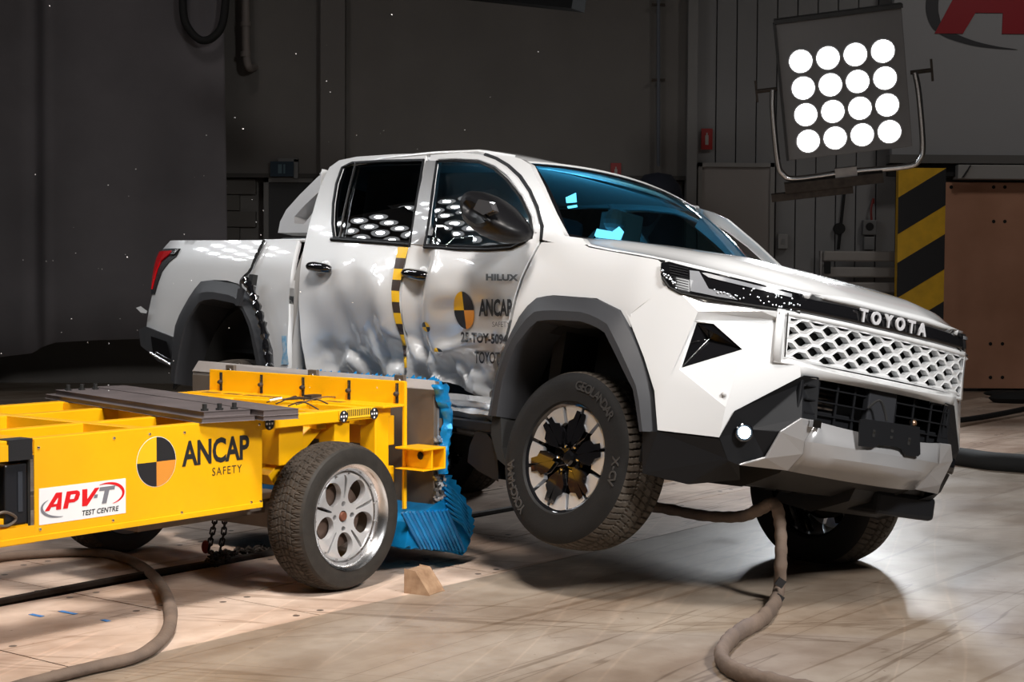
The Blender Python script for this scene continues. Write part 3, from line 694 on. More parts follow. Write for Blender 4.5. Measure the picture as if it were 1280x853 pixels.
# steel deck slabs (ballast) clamped across the frame
def deck(poly, z0, z1, par=None):
    pts = [LP(a, b, 'z', z1) for a, b in poly]
    return MB().prism([(p.x, p.y) for p in pts], 'z', z0, z1)
M_s = M_slab
def slab(x0, x1, y0, y1, z0, z1, nm='ballast_plate'): return MB().bb((x0, y0, z0), (x1, y1, z1)).build(nm, M_s, tro, bevel=.003)
su = Vector((.24, .97, 0)).normalized(); sv = Vector((su.y, -su.x, 0)); sA = Vector((-.735, -.705, 0))
def skew(w0, w1, l0, l1, z0, z1, nm='ballast_plate'):
    q = [sA+sv*w0+su*l0, sA+sv*w1+su*l0, sA+sv*w1+su*l1, sA+sv*w0+su*l1]
    return MB().prism([(p.x, p.y) for p in q], 'z', z0, z1).build(nm, M_s, tro, bevel=.003)
skew(0, .25, 0, 1.60, .791, .811); b1 = skew(.03, .25, .04, 1.55, .812, .834); skew(.255, .425, -.06, 1.62, .793, .811); skew(.255, .425, -.06, 1.62, .812, .836)
for l in (.09, 1.47):
    for w in (.06, .13, .20):
        p = sA+sv*w+su*l; MB().lathe([(.834, .016), (.842, .016), (.842, .010), (.862, .010), (.862, 0)], 8, (p.x, p.y, 0), 'z').build('bolt', M_dark, b1)
# emblem, lettering, sticker on the panel
def disc_quarters(parent, cx, cz, y, R1, flip=False, names='emblem'):
    mk = {0: M_print_k, 1: mat('emblem_yellow', (.88, .50, .01), .4), 2: M_print_k, 3: M_print_o}
    MB().lathe([(y-.0003, R1*.985), (y-.0006, R1*1.01), (y-.0003, R1*1.02)], 40, (cx, 0, cz), 'y').build('emblem_ring', M_sticker, parent)
    for k in range(4):
        mb = MB(); n = 14; vs = [(cx, y-.001, cz)]+[(cx+R1*math.cos(PI/2*k+PI/2*i/n), y-.001, cz+R1*math.sin(PI/2*k+PI/2*i/n)) for i in range(n+1)]
        mb.add(vs, [(0, i+1, i+2) for i in range(n)]); mb.build('emblem_quarter', mk[k], parent)
ec = LP(195.5, 577.5, 'y', s0)
disc_quarters(pn, ec.x, ec.z, s0, .100)
F3 = lambda p, dy=-.0015: frame4(Vector((p.x, s0+dy, p.z)), (1, 0, 0), (0, 0, 1))
p = LP(270.5, 565, 'y', s0); put_text('lettering', 'ANCAP', .140, M_print_k, F3(p) @ Matrix.Diagonal((.80, 1, 1, 1)), pn, bold=.0042, spacing=.97)
p = LP(283.5, 588.5, 'y', s0); put_text('lettering', 'SAFETY', .048, M_print_k, F3(p) @ Matrix.Diagonal((.92, 1, 1, 1)), pn, bold=0, spacing=1.2)
a_, b_ = LP(48.5, 609, 'y', s0), LP(157, 645, 'y', s0); zt_ = LP(157, 598, 'y', s0).z; zb_ = LP(49, 657, 'y', s0).z
stk = MB().bb((a_.x, s0-.0012, zb_), (b_.x, s0, zt_)).build('sticker', M_sticker, pn)
W_ = b_.x-a_.x; H_ = zt_-zb_
ox = a_.x+W_*.06; oz = zb_+H_*.36; k = H_*.42
KX = 1.35; KZ = 1.12
def stroke(poly, m, nm='letter'): MB().prism([(ox+a*k*KX, oz+b*k*KZ) for a, b in poly], 'y', s0-.0026, s0-.0013).build(nm, m, stk)
it = .24
def I(pts): return [(a+b*it, b) for a, b in pts]
# A with its counter as a narrow bridge
stroke(I([(0, 0), (.26, 0), (.33, .20), (.62, .20), (.66, 0), (.95, 0), (.78, 1), (.42, 1)]), M_print_r); MB().prism([(ox+a*k*KX, oz+b*k*KZ) for a, b in I([(.42, .36), (.62, .36), (.60, .70)])], 'y', s0-.003, s0-.0027).build('counter', M_sticker, stk)
stroke(I([(1.06, 0), (1.34, 0), (1.34, .32), (1.66, .32), (1.86, .44), (1.90, .72), (1.84, .90), (1.66, 1), (1.06, 1)]), M_print_r); MB().prism([(ox+a*k*KX, oz+b*k*KZ) for a, b in I([(1.34, .52), (1.58, .52), (1.62, .78), (1.34, .78)])], 'y', s0-.003, s0-.0027).build('counter', M_sticker, stk)
stroke(I([(1.98, 1), (2.28, 1), (2.42, .38), (2.74, 1), (3.02, 1), (2.50, 0), (2.20, 0)]), M_print_r)
stroke(I([(2.82, .40), (3.02, .40), (3.02, .60), (2.82, .60)]), M_print_g)
stroke(I([(3.06, 1), (4.00, 1), (4.00, .78), (3.68, .78), (3.68, 0), (3.40, 0), (3.40, .78), (3.06, .78)]), M_print_g)
def arc_strip(cx, cz, rx, rz, a0, a1, w, m):
    vs = []; n = 24
    for i in range(n+1):
        t = i/n; a = math.radians(a0+(a1-a0)*t); ww = w*math.sin(PI*(.04+.92*t)); x, z = math.cos(a), math.sin(a)
        vs += [(cx+(rx+ww)*x, s0-.0024, cz+(rz+ww)*z), (cx+rx*x, s0-.0024, cz+rz*z)]
    MB().add(vs, [(2*i, 2*i+1, 2*i+3, 2*i+2) for i in range(n)]).build('swoosh', m, stk)
arc_strip(a_.x+W_*.30, zb_+H_*.46, W_*.26, H_*.30, 140, 262, .012, M_print_g)
arc_strip(a_.x+W_*.74, zb_+H_*.60, W_*.215, H_*.30, -62, 105, .013, M_print_r)
p = Vector((a_.x+W_*.69, 0, zb_+H_*.16)); put_text('lettering', 'TEST CENTRE', H_*.20, M_print_k, frame4(Vector((p.x, s0-.0022, p.z)), (1, 0, 0), (0, 0, 1)), stk, bold=.0006, shear=.2, spacing=1.05)
# checker ruler and round markers on the beam
mk = MB().bb((.10, s0-.001, .748), (.36, s0+.0, .789)).build('ruler_tape', M_yel_tape, tro)
for i in range(13): MB().bb((.155+i*.0125, s0-.0016, .758), (.161+i*.0125, s0-.001, .788)).build('ruler_tick', M_black_tape, mk)
for cx, sgn in ((-.335, 0), (.13, -1), (.335, 1)):
    m_ = MB().lathe([(s0-.0018, 0), (s0-.0018, .028)], 20, (cx, 0, .760), 'y').build('target_marker', M_print_k, tro)
    for (dx, dz) in ((0, 0), (.016, 0), (-.016, 0), (0, .017), (0, -.017)): MB().bb((cx+dx-.0045, s0-.0026, .760+dz-.0045), (cx+dx+.0045, s0-.0019, .760+dz+.0045)).build('dot', M_sticker, m_)
MB().bb((-1.66, s0-.0045, .715), (-1.555, s0-.0025, .777)).bb((-1.66, s0-.0045, .777), (-1.555, s0+.07, .793)).build('tape_band', M_black_tape, tro)
# electronics bay at the left
MB().bb((-1.66, s0+.02, .47), (-1.56, s0+.16, .70)).build('control_box', mat('box_black', (.01, .011, .014), .35), tro, bevel=.008)
MB().bb((-1.605, s0+.017, .52), (-1.585, s0+.02, .67)).build('box_handle', mat('box_slot', (.035, .04, .05), .3), tro)
MB().bb((-2.4, s0+.1, .47), (-1.68, s0+.16, .70)).build('equipment_rack', M_dark, tro)
for i in range(14):
    x = -1.72-.02*(i % 4)-random.random()*.05; z = .50+.19*random.random()
    MB().box((x, s0+.06, z), (random.uniform(.02, .06), .04, random.uniform(.012, .03))).build('connector', [M_steel, M_dark, M_rail, mat('conn_red', (.5, .02, .02), .5)][i % 4], tro)
for i in range(9):
    z = .70-.02*i; MB().tube(smooth_path([(-1.90, s0+.04, z), (-1.78, s0+.03, z-.03*random.random()), (-1.70, s0+.05, z+.04*(random.random()-.5)), (-1.65, s0+.07, z-.02)], 5), .004, 5).build('cable', M_dark if i % 2 else M_rail, tro, smooth=True)
MB().tube(smooth_path([(-1.74, s0+.01, .51), (-1.68, s0, .53), (-1.62, s0+.01, .50), (-1.66, s0+.01, .475), (-1.74, s0+.01, .49)], 5), .006, 6).build('cable_loop', M_dirty, tro, smooth=True)
MB().bb((-1.72, s0+.02, .44), (-1.56, s0+.12, .47)).build('rack_shelf', Yl, tro); MB().bb((-1.56, s0+.02, .425), (-1.548, s0+.15, .735)).build('rack_side', M_dark, tro)
# wiring heap near the front
for (a, b) in (((333, 503), (395, 500)), ((345, 505), (372, 498)), ((355, 500), (410, 505)), ((370, 506), (425, 497)), ((380, 500), (417, 462)), ((360, 508), (398, 512))):
    A = LP(*a, 'z', .80); B = LP(*b, 'z', .80); M_ = (A+B)/2+Vector((random.uniform(-.05, .05), random.uniform(-.05, .05), .008+.02*random.random()))
    MB().tube(smooth_path([A, M_, B], 8), .0035, 5).build('loose_wire', random.choice([M_rail, M_dark, M_dirty]), tro, smooth=True)
p = LP(337, 501, 'z', .81); MB().tube([p, p+Vector((.05, -.03, .01))], .009, 8).build('connector_plug', M_alloy, tro)
p = LP(391, 498, 'z', .80); MB().box(p, (.07, .05, .035)).build('junction', M_rail, tro)
p = LP(378, 508, 'z', .76); MB().bb((p.x-.03, p.y-.03, .70), (p.x+.04, p.y+.03, .78)).build('black_block', M_dark, tro)
# wheels
tmb = tyre_mb(.33, .215, .225, tread_trolley)
def trolley_rim():
    parts = []
    holes = []
    for k in range(5):
        a = PI/2+2*PI*k/5+.62
        c = Vector((math.cos(a), math.sin(a)))*.128; e = Vector((-c.y, c.x)).normalized(); u = c.normalized()
        holes.append([tuple(c+u*.058*math.cos(t)+e*.050*math.sin(t)) for t in [2*PI*i/22 for i in range(22)]])
        a += PI/5; u = Vector((math.cos(a), math.sin(a))); e = Vector((-u.y, u.x))
        holes.append([tuple(u*r+e*w) for r, w in ((.078, -.0), (.088, -.005), (.16, -.009), (.184, -.005), (.187, .006), (.16, .007), (.088, .005))])
    for k in range(4):
        a = PI/4+PI/2*k+PI/4; c = Vector((math.cos(a), math.sin(a)))*.056
        holes.append([tuple(c+Vector((math.cos(t), math.sin(t)))*.013) for t in [2*PI*i/10 for i in range(10)]])
    holes.append([(.026*math.cos(t), .026*math.sin(t)) for t in [2*PI*i/16 for i in range(16)]])
    out = [(.203*math.cos(t), .203*math.sin(t)) for t in [2*PI*i/64 for i in range(64)]]
    V, T = cdt_sheet(out, holes, .014, .012)
    def yy(r): return interp(r, [0, .03, .07, .12, .17, .19, .203], [.030, .030, .026, .018, .014, .020, .032])
    return V, T, yy
rV, rT, ryy = trolley_rim()
rim_disc = sheet_mb(rV, rT, lambda a, b: (a, ryy(math.hypot(a, b)), b), lambda a, b: (a, ryy(math.hypot(a, b))+.03, b))
def trolley_wheel(x, y, face, name='front_wheel', rot=0):
    w = empty(name, (x, y, .33), Matrix.Rotation(0 if face < 0 else PI, 3, 'Z'), parent=tro)
    shared_part('tyre', tmb, M_rubber2, w)
    o = MB().add(rim_disc.v, rim_disc.f).build('rim_face', M_alloy2, w, smooth=True, angle=35); o.location = (0, -.085, 0); o.rotation_euler = (0, rot, 0)
    MB().lathe([(-.05, .202), (-.075, .206), (-.104, .222), (-.112, .238), (-.100, .240), (-.095, .226)], 72).build('rim_lip', M_alloy, w, smooth=True, angle=50)
    MB().lathe([(-.06, .20), (.10, .20), (.104, .228)], 48).build('rim_barrel', M_dirty, w, smooth=True)
    MB().lathe([(-.02, 0), (-.02, .14), (.03, .14)], 40).build('brake_drum', mat('rusty_drum', (.12, .075, .055), .6, .3, var=.4), w, smooth=True)
    MB().lathe([(-.062, 0), (-.062, .018), (-.04, .026), (-.01, .026)], 20).build('hub', mat('rusty_hub', (.16, .055, .03), .6, .2), w, smooth=True)
    for i in range(15):
        a = 2*PI*(i+.5)/15+.12*((i % 3)-1)*-.0; MB().lathe([(-.077, 0), (-.077, .0035), (-.069, .0045)], 6, (.193*math.cos(a), 0, .193*math.sin(a))).build('rivet', M_steel, w)
    return w
trolley_wheel(.0, -.752, -1)
trolley_wheel(.0, .752, 1)
trolley_wheel(-3.0, -.752, -1, 'rear_wheel'); trolley_wheel(-3.0, .752, 1, 'rear_wheel')
MB().bb((-3.3, -.6, .30), (-2.6, .6, .735)).build('rear_frame', Yl, tro, bevel=.01)

# barrier: backplate, aluminium cover strip, crushed honeycomb (its own thing, fixed to the trolley's nose)
bar = empty('impact_barrier', LO, LR, 'crushed blue honeycomb impact barrier on a brown backplate between trolley and pickup', 'barrier')
bp_ = MB().bb((.606, -.822, .300), (.628, .868, .862)).build('backplate', M_dirty, bar, bevel=.002)
MB().bb((.628, -.826, .300), (.640, .868, .90)).build('edge_strip', M_steel, bar)
nx = MB()
tops = [(-.822, .862), (.868, .875)]
MB().add([(.606, -.822, .862), (.63, -.805, .905), (.63, .845, .935), (.606, .868, .880), (.610, -.822, .855), (.64, -.805, .900), (.64, .845, .930), (.61, .868, .872)], [(0, 1, 2, 3), (7, 6, 5, 4), (1, 5, 6, 2), (0, 4, 5, 1), (3, 2, 6, 7)]).build('cover_strip', mat('pale_alloy_strip', (.55, .50, .47), .4, .5, var=.2, scale=5), bar)
for px in (289.5, 392.5, 501):
    p = LP(px, 470, 'x', .60)
    c_ = MB().bb((.585, p.y-.03, .872), (.607, p.y+.03, .925)).build('clip_block', M_dirty, bar, bevel=.003); MB().lathe([(.579, 0), (.579, .010), (.586, .012)], 8, (0, p.y, .898), 'x').build('bolt', M_alloy, c_)
MB().bb((.61, .62, .70), (.63, .868, .88)).build('end_tab', M_steel, bar)
# crushed honeycomb block: thicker towards the far end, corrugated cell walls
def hc(u, v):
    y = -.82+1.68*u; th = .05+.30*sm(0, 1, u)+.015*math.sin(y*23)+.02*noise.noise(Vector((y*6, v*4, 2)))
    z = .36+.50*v; return (.64+th*(1-.2*abs(v-.5)), y+.006*(int(v*30) % 2), z+.012*noise.noise(Vector((y*25, v*3, 5))))
MB().grid(hc, linsp(0, 1, 120), linsp(0, 1, 16)).build('honeycomb_face', M_blue, bar, smooth=True, angle=25)
mb = MB()
for i in range(119):
    a, b = hc(i/119, 1), hc((i+1)/119, 1); mb.add([(.63, a[1], .862), a, b, (.63, b[1], .862)], [(0, 1, 2, 3)])
    h = random.uniform(.0, .03)
    mb.add([(.63+.02, a[1], .86), (.63+.05, a[1], .86), (.63+.05, b[1], .895+h), (.63+.02, b[1], .895+h*.5)], [(0, 1, 2, 3)])
tag(mb.build('torn_cell_edges', M_blue, bar), kind='stuff')
# near end: hanging ribbon of foil along the edge
rib = smooth_path([LP(*q, 'y', -.835) for q in ((548, 480), (552, 500), (557, 520), (555, 545), (551, 570), (551, 592))], 8)
def ribf(i, k):
    p = rib[i]; w = .030+.018*noise.noise(Vector((i*.25, 0, 0)))+(.012 if i < 12 else -.006); a = PI*k/8
    return p+Vector((math.cos(a)*w, -math.sin(a)*.04-.01*noise.noise(Vector((i*.5, k*.7, 1))), .0))
MB().grid(lambda i, k: ribf(i, k), list(range(len(rib))), list(range(9))).build('foil_ribbon', M_blue, bar, smooth=True, angle=30)
tf = MB()
for i in range(60):
    t = random.random(); p = LP(549+random.uniform(-6, 7), 545+80*t, 'y', -.835); tf.box(p, (random.uniform(.008, .02), .02, random.uniform(.006, .02)), Euler((random.random()*3, random.random()*3, random.random()*3)).to_matrix())
tag(tf.build('torn_foil', M_foil, bar), kind='stuff')
cells = MB()
for i in range(7): cells.bb((.641, -.826, .32+i*.06), (.668, -.82, .365+i*.06))
cells.build('cell_ends', M_dirty, bar)
# lower lobe: curled slab with pleats, runs the width of the barrier
prof = [LP(*q, 'y', -.82) for q in ((552, 600), (562, 596), (575, 615), (590, 648), (588, 668), (578, 692), (560, 688), (530, 686), (505, 684))]
prof = smooth_path([(p.x, 0, max(p.z, .035)) for p in prof], 7)
prof = prof+[Vector((.42, 0, .25)), Vector((.64, 0, .33))]
def lobe(i, k):
    p = prof[i]; y = -.83+1.62*k/64; r_ = .010*math.sin(i*2.1+k*.15)+.012*noise.noise(Vector((i*.3, k*.2, 0)))
    shr = 1-.06*sm(0, 1, k/64); return (.66+(p.x-.66)*shr+r_, y+.0, p.z+r_*.6+(.05*(k/64) if p.z < .2 else 0))
lb = MB().grid(lobe, list(range(len(prof))), list(range(65)))
n_ = 65
lb.f.append(tuple(i*n_ for i in range(len(prof)))); lb.f.append(tuple(i*n_+64 for i in range(len(prof)-1, -1, -1)))
lb.build('honeycomb_lobe', M_blue, bar, smooth=True, angle=20)
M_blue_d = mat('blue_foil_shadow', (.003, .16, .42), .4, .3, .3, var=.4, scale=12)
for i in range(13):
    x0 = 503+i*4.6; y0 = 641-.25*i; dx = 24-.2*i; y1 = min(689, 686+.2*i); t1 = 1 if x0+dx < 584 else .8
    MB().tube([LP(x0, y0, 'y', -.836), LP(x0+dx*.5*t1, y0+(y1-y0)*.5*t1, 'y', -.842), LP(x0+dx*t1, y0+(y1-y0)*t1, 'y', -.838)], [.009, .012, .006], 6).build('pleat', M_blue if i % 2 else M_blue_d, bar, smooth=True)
for i in range(7):
    MB().tube([LP(554+i*1.0, 602+i*7, 'y', -.838), LP(568+i*1.6, 616+i*6.5, 'y', -.846), LP(584+min(i, 5)*.8, 636+i*6.0, 'y', -.838)], [.006, .011, .005], 6).build('pleat', M_blue, bar, smooth=True)
# wedge
W0 = onW(500, 740, 'z', 0)
wg = empty('wooden_wedge', onW(506, 742, 'z', 0), Matrix.Rotation(math.radians(-28), 3, 'Z'), 'small worn wooden wheel wedge on the floor right of the trolley wheel', 'wedge')
MB().prism([(-.0, 0), (.125, 0), (.110, .022), (.05, .10), (.0, .105)], 'y', .0, .13).build('block', mat('wedge_wood', (.40, .26, .16), .6, c2=(.24, .14, .08), scale=22), wg, bevel=.004)
MB().bb((-.0015, .02, .012), (0, .11, .09)).build('end_grain', mat('end_grain', (.34, .22, .14), .7, var=.3, scale=60), wg)
# chains
ch = empty('hanging_chain', onW(268, 700, 'z', 0), None, 'rusty chain hanging in two strands from the trolley and piled on the floor track', 'chain')
CO = ch.location.copy()
def chain(pts, r=.0045, L=.034):
    pts = resample(pts, max(2, int(sum((pts[i+1]-pts[i]).length for i in range(len(pts)-1))/(L*.8))+1))
    for i in range(len(pts)-1):
        a, b = pts[i]-CO, pts[i+1]-CO; d = (b-a).normalized(); s_ = Vector((0, 0, 1)) if abs(d.z) < .8 else Vector((1, 0, 0)); e = d.cross(s_).normalized()
        if i % 2: e = d.cross(e)
        c = (a+b)/2; e = e*.011; h = d*(L/2-.004)
        mb = MB(); P_ = []
        for k in range(11): 
            t = 2*PI*k/10; P_.append(c+h*(1 if math.cos(t) > 0 else -1)*(1 if abs(math.cos(t)) > .3 else abs(math.cos(t))/.3)+d*math.cos(t)*.006+e*math.sin(t))
        mb.tube(P_, r, 6, cap=False).build('link', M_rail, ch, smooth=True)
yc_ = 7.95
chain([onW(q[0], q[1], 'y', yc_) for q in ((270, 640), (268, 655), (264, 672), (261, 688))])
chain([onW(q[0], q[1], 'y', yc_) for q in ((279, 640), (281, 655), (279, 672), (275, 688))])
pile = []
for i in range(26):
    t = i/25; p = onW(262+t*90+random.uniform(-3, 3), 696-t*12+random.uniform(-5, 3), 'z', .015+random.random()*.03*(1-t)); pile.append(p)
chain(pile[:14]); chain(pile[10:]); chain([onW(q[0], q[1], 'z', .03) for q in ((262, 690), (275, 698), (258, 702), (270, 706), (286, 697), (266, 692))], .006, .04)
MB().sphere(onW(257, 684, 'y', yc_)-CO, .026, 10, 6, (.8, .6, 1.3)).build('red_hook', mat('chain_red', (.25, .03, .02), .6), ch)
# hoses
M_hose = mat('woven_hose_sleeve', (.20, .145, .11), .85, c2=(.13, .095, .075), scale=7, bump=.4, bscale=30)
hp = smooth_path(floor_path([(-160, 745), (-60, 712), (0, 697), (60, 692), (110, 691), (150, 696), (182, 712), (203, 735), (213, 762), (210, 788), (193, 808), (165, 823), (110, 836), (50, 851), (-10, 868), (-80, 890)], .022), 12)
tag(MB().tube(hp, [.027+.003*noise.noise(Vector((i*.12, 0, 0))) for i in range(len(hp))], 14, flat=.8).build('floor_hose', M_hose, smooth=True), 'grey brown woven hose curving in a wide loop on the track at left', 'hose')
HX = 7.05
hq = [onW(965, 630, 'y', HX), onW(974, 660, 'y', HX), onW(975, 700, 'y', HX), onW(974, 735, 'y', HX)]
h2 = [onW(780, 630, 'y', 8.3), onW(830, 636, 'y', 7.95), onW(880, 645, 'y', 7.6), onW(925, 646, 'y', 7.3), onW(950, 637, 'y', 7.12), onW(968, 630, 'y', HX), onW(975, 655, 'y', HX), onW(976, 700, 'y', HX-.03)]+[onW(a, b, 'z', .03) for a, b in ((972, 745), (955, 772), (925, 790), (906, 808), (903, 826), (925, 842), (975, 856), (1040, 870), (1120, 890))]
hp = smooth_path(h2, 10)
hz = tag(MB().tube(hp, [.034+.004*noise.noise(Vector((i*.3, 0, 0)))+.002*math.sin(i*1.7) for i in range(len(hp))], 16, flat=.75).build('cable_sleeve', M_hose, smooth=True), 'brown woven cable sleeve hanging under the front bumper and snaking over the floor', 'hose')
for q in ((974, 727), (972, 747)):
    p = onW(*q, 'y', HX-.05 if q[1] < 740 else 6.98); tp = MB().box(p+Vector((0, -.032, 0)), (.036, .012, .036), Euler((0, .6, 0)).to_matrix()).build('tape_patch', M_black_tape); tp.parent = hz

# ================================================================== PICKUP TRUCK
trk = empty('pickup_truck', TO, TR, 'white double cab pickup truck with crushed doors and one front wheel off the floor', 'truck')
def near_panel(name, outline, m=M_white, holes=[], step=.045, lip=.03, off=0, pix=True, parent=None, edge=None, smooth_a=50):
    ol = SP(outline, off) if pix else outline; hl = [SP(h, off) if pix else h for h in holes]
    V, T = cdt_sheet(ol, hl, step, edge)
    mb = sheet_mb(V, T, lambda x, z: (x, Yn(x, z)-off, z), (lambda x, z: (x, Yn(x, z)-off+lip, z)) if lip else None)
    return mb.build(name, m, parent or trk, smooth=True, angle=smooth_a), ol, hl
def far_panel(name, outline, m=M_white, holes=[], step=.12, lip=.03, tuck=0):
    V, T = cdt_sheet(outline, holes, step, step)
    mb = sheet_mb(V, T, lambda x, z: (x, Yf(x, z)-tuck, z), lambda x, z: (x, Yf(x, z)-lip-tuck, z))
    return mb.build(name, m, trk, smooth=True, angle=50)

# ---- tray side
BED = [(213, 301), (300, 300.5), (372, 301), (368, 318), (363, 350), (361, 400), (359, 475), (343, 475), (342, 457), (341, 438), (330, 401), (318, 378), (308, 364), (298, 355), (284, 351), (268, 350), (252, 352), (236, 375), (222, 401), (219, 446), (215, 424), (183, 409), (186, 388), (193, 358), (198, 335), (204, 311)]
_, bedo, _ = near_panel('tray_side', BED)
far_panel('tray_side', bedo)
# tray front return (the grey gap behind the cab) and upper rails, tray box
for s_ in (1, -1):
    ym = lambda x, z: (Yn(x, z) if s_ > 0 else Yf(x, z))
    MB().grid(lambda z, t: (-2.545-.02*t, ym(-2.6, z)+s_*(.02+.20*t), z), linsp(.50, 1.26, 12), linsp(0, 1, 4)).build('tray_front_return', mat('return_paint', (.50, .49, .48), .4, 0, .5), trk, smooth=True)
MB().bb((-4.15, .70, .62), (-2.62, .76, 1.262)).bb((-4.15, -.76, .62), (-2.62, -.70, 1.262)).bb((-2.66, -.76, .62), (-2.62, .76, 1.25)).bb((-4.15, -.76, .60), (-2.62, .76, .64)).build('tray_liner', M_trim, trk)
for s_ in (1, -1):
    MB().bb((-4.22, s_*.865, 1.255), (-2.60, s_*.70, 1.270)).build('tray_rail', M_white, trk, bevel=.006)
MB().grid(lambda y, z: (-4.31+.30*max(0, abs(y)-.60)**1.2+.06*(z-.62), y, z), linsp(-.86, .86, 20), linsp(.66, 1.255, 8)).build('tailgate', M_white, trk, smooth=True, solid=.03)
# tail lights
for s_ in (1, -1):
    ol = SP([(224, 313), (206, 314.5), (200, 324), (195, 345), (191.5, 368), (195, 360), (201, 338), (207, 328), (216, 322)])
    sgn = -1 if s_ > 0 else 1
    def lay(pts, off, name, m):
        V, T = cdt_sheet(pts, [], .04, .03)
        f = lambda x, z, o=off: (x, (Yn(x, z)-o) if s_ > 0 else (Yf(x, z)+o), z)
        return sheet_mb(V, T, f, lambda x, z: (x, f(x, z)[1]-sgn*.05, z)).build(name, m, TL, smooth=True)
    TL = None
    TL = MB().bb((-4.30, sgn*.80, .95), (-4.22, sgn*.86, 1.15)).build('tail_light', M_trim, trk)
    lay(SP([(226, 311), (205, 311.5), (197, 322), (190, 368), (194, 368), (203, 340), (212, 328), (221, 321)]), .006, 'light_housing', M_trim)
    lay(SP([(219, 314), (202, 314.8), (198, 324), (192.5, 352), (191.8, 362), (198, 338), (203, 327), (211, 320.5)]), .016, 'red_lens', mat('tail_red', (.42, .006, .008), .12, 0, 1, emit=(.6, .0, .01), estr=.12))
    lay(SP([(225, 312), (219, 313.3), (215, 319), (221, 318)]), .018, 'clear_lens', M_chrome)

# ---- wheel arch flares
def arch(outer, inner, sgn, m=M_flare, bulge=.055, n=26, name='wheel_arch_flare', depth=.16, rake=.3):
    A = resample([Vector((x, 0, z)) for x, z in outer], n); B = resample([Vector((x, 0, z)) for x, z in inner], n)
    Y = (lambda x, z: Yn(x, z)) if sgn < 0 else (lambda x, z: Yf(x, z))
    rows = [(0, -.008), (.02, .012), (.30, bulge*.62), (.62, bulge), (.97, bulge), (1.0, bulge-.01), (1.0, -depth)]
    def fn(i, k):
        t, o = rows[k]; p = A[i].lerp(B[i], t); 
        return (p.x, (Y(p.x, p.z) if sgn > 0 else -(Sw(p.z)-Send(p.x)))+sgn*o, p.z)
    return MB().grid(fn, list(range(n)), list(range(len(rows))), flip=sgn > 0).build(name, m, trk, smooth=True, angle=24)
RO = [(343, 470), (341, 438), (330, 401), (308, 364), (298, 355.5), (268, 350), (252, 352), (236, 375), (221.5, 402), (217, 436), (216, 470)]
RI = [(325, 470), (320, 452), (313, 413), (303, 388), (293, 380), (268, 375), (251, 377), (234, 401), (225, 438), (220, 470), (219, 480)]
FO = [(612, 521), (616, 500), (620, 476), (632, 434), (653, 392), (670, 373), (691, 369), (746, 373), (776, 388), (788, 409), (805, 447), (818, 489), (822, 541)]
FI = [(622, 521), (625, 500), (630, 472), (645, 434), (670, 403), (689, 401), (729, 403), (755, 414), (771.5, 447), (792.6, 489), (800, 540)]
def SPo(L, off): return [(P.x, P.z) for P in (side(a, b, off, False) for a, b in L)]
ro, ri, fo, fi = SPo(RO, 0), SPo(RI, .05), SPo(FO, 0), SPo(FI, .05)
for s_ in (-1, 1): arch(ro, ri, s_); arch(fo, fi, s_)
# dark wheel housings
for s_ in (-1, 1):
    for nm, cx, rz in (('front_liner', -.02, .48), ('rear_liner', -3.10, .46)):
        MB().lathe([(s_*.35, rz), (s_*.87, rz)], 24, (cx, 0, .40), 'y', a0=-.2, a1=PI+.2).build(nm, M_dark, trk, smooth=True)
        MB().bb((cx-.5, s_*.33, .35), (cx+.5, s_*.35, .95)).build('inner_wall', M_dark, trk)

# ---- cab: rear door, front door, frame around them
RD = [(383, 462), (379, 440), (375, 400), (374, 360), (377, 325), (384, 292), (392, 262), (401, 232), (412, 209), (424, 200.5), (446, 196), (490, 193), (533, 191.5), (529, 215), (523, 250), (516, 285), (513, 306), (507, 320), (503, 335), (499, 355), (500, 385), (504, 412), (507, 440), (504, 462), (503, 478), (440, 478), (384, 478)]
RW = [(425, 298), (418, 297), (416, 280), (417, 255), (421, 230), (428, 210), (440, 204), (480, 201.5), (530, 200.5), (526, 225), (520, 260), (513, 303.5), (470, 301)]
FD = [(511, 309), (535, 309), (600, 312), (640, 311), (658, 302), (664, 297), (668, 287), (663, 268), (650, 243), (633, 222), (618, 208.5), (600, 201), (570, 199.5), (549, 199.5)]
_, rdo, _ = near_panel('rear_door', RD, holes=[RW], step=.024)
FDo = [(540, 190.5), (575, 190.5), (600, 193), (618, 198.5), (633, 208), (648, 222), (660, 240), (669, 262), (675, 285), (674, 301), (663, 322), (652, 344), (643, 372), (637, 400), (630, 430), (621, 446), (614, 468), (612, 490), (611, 500), (590, 492), (560, 478), (540, 476), (507, 476), (508, 455), (510, 430), (506, 412), (502.5, 390), (502.5, 365), (505, 340), (510, 315), (513, 309), (520, 280), (527, 245), (533, 215), (538, 195)]
FW = [(531, 307), (536, 280), (541, 240), (546.5, 202), (570, 201), (600, 203), (618, 211), (634, 225), (651, 247), (663, 272), (666, 290), (660, 300), (648, 306), (600, 309.5)]
_, fdo, _ = near_panel('front_door', FDo, holes=[FW], step=.022)
# far doors from the undented outlines
def clean(L, holes=False): return [(x, z) for x, z in L]
def SPc(L): return [(P.x, P.z) for P in (side(a, b, 0, False) for a, b in L)]
far_panel('rear_door', [(-2.40, .45), (-2.42, 1.12), (-2.76, 1.74), (-1.76, 1.765), (-1.42, 1.2), (-1.42, .45)], holes=[SPc(RW)])
far_panel('front_door', [(-1.41, .45), (-1.41, 1.2), (-1.75, 1.765), (-1.25, 1.74), (-.95, 1.62), (-.44, 1.25), (-.44, .95), (-.52, .72), (-.56, .45)], holes=[SPc(FW)])
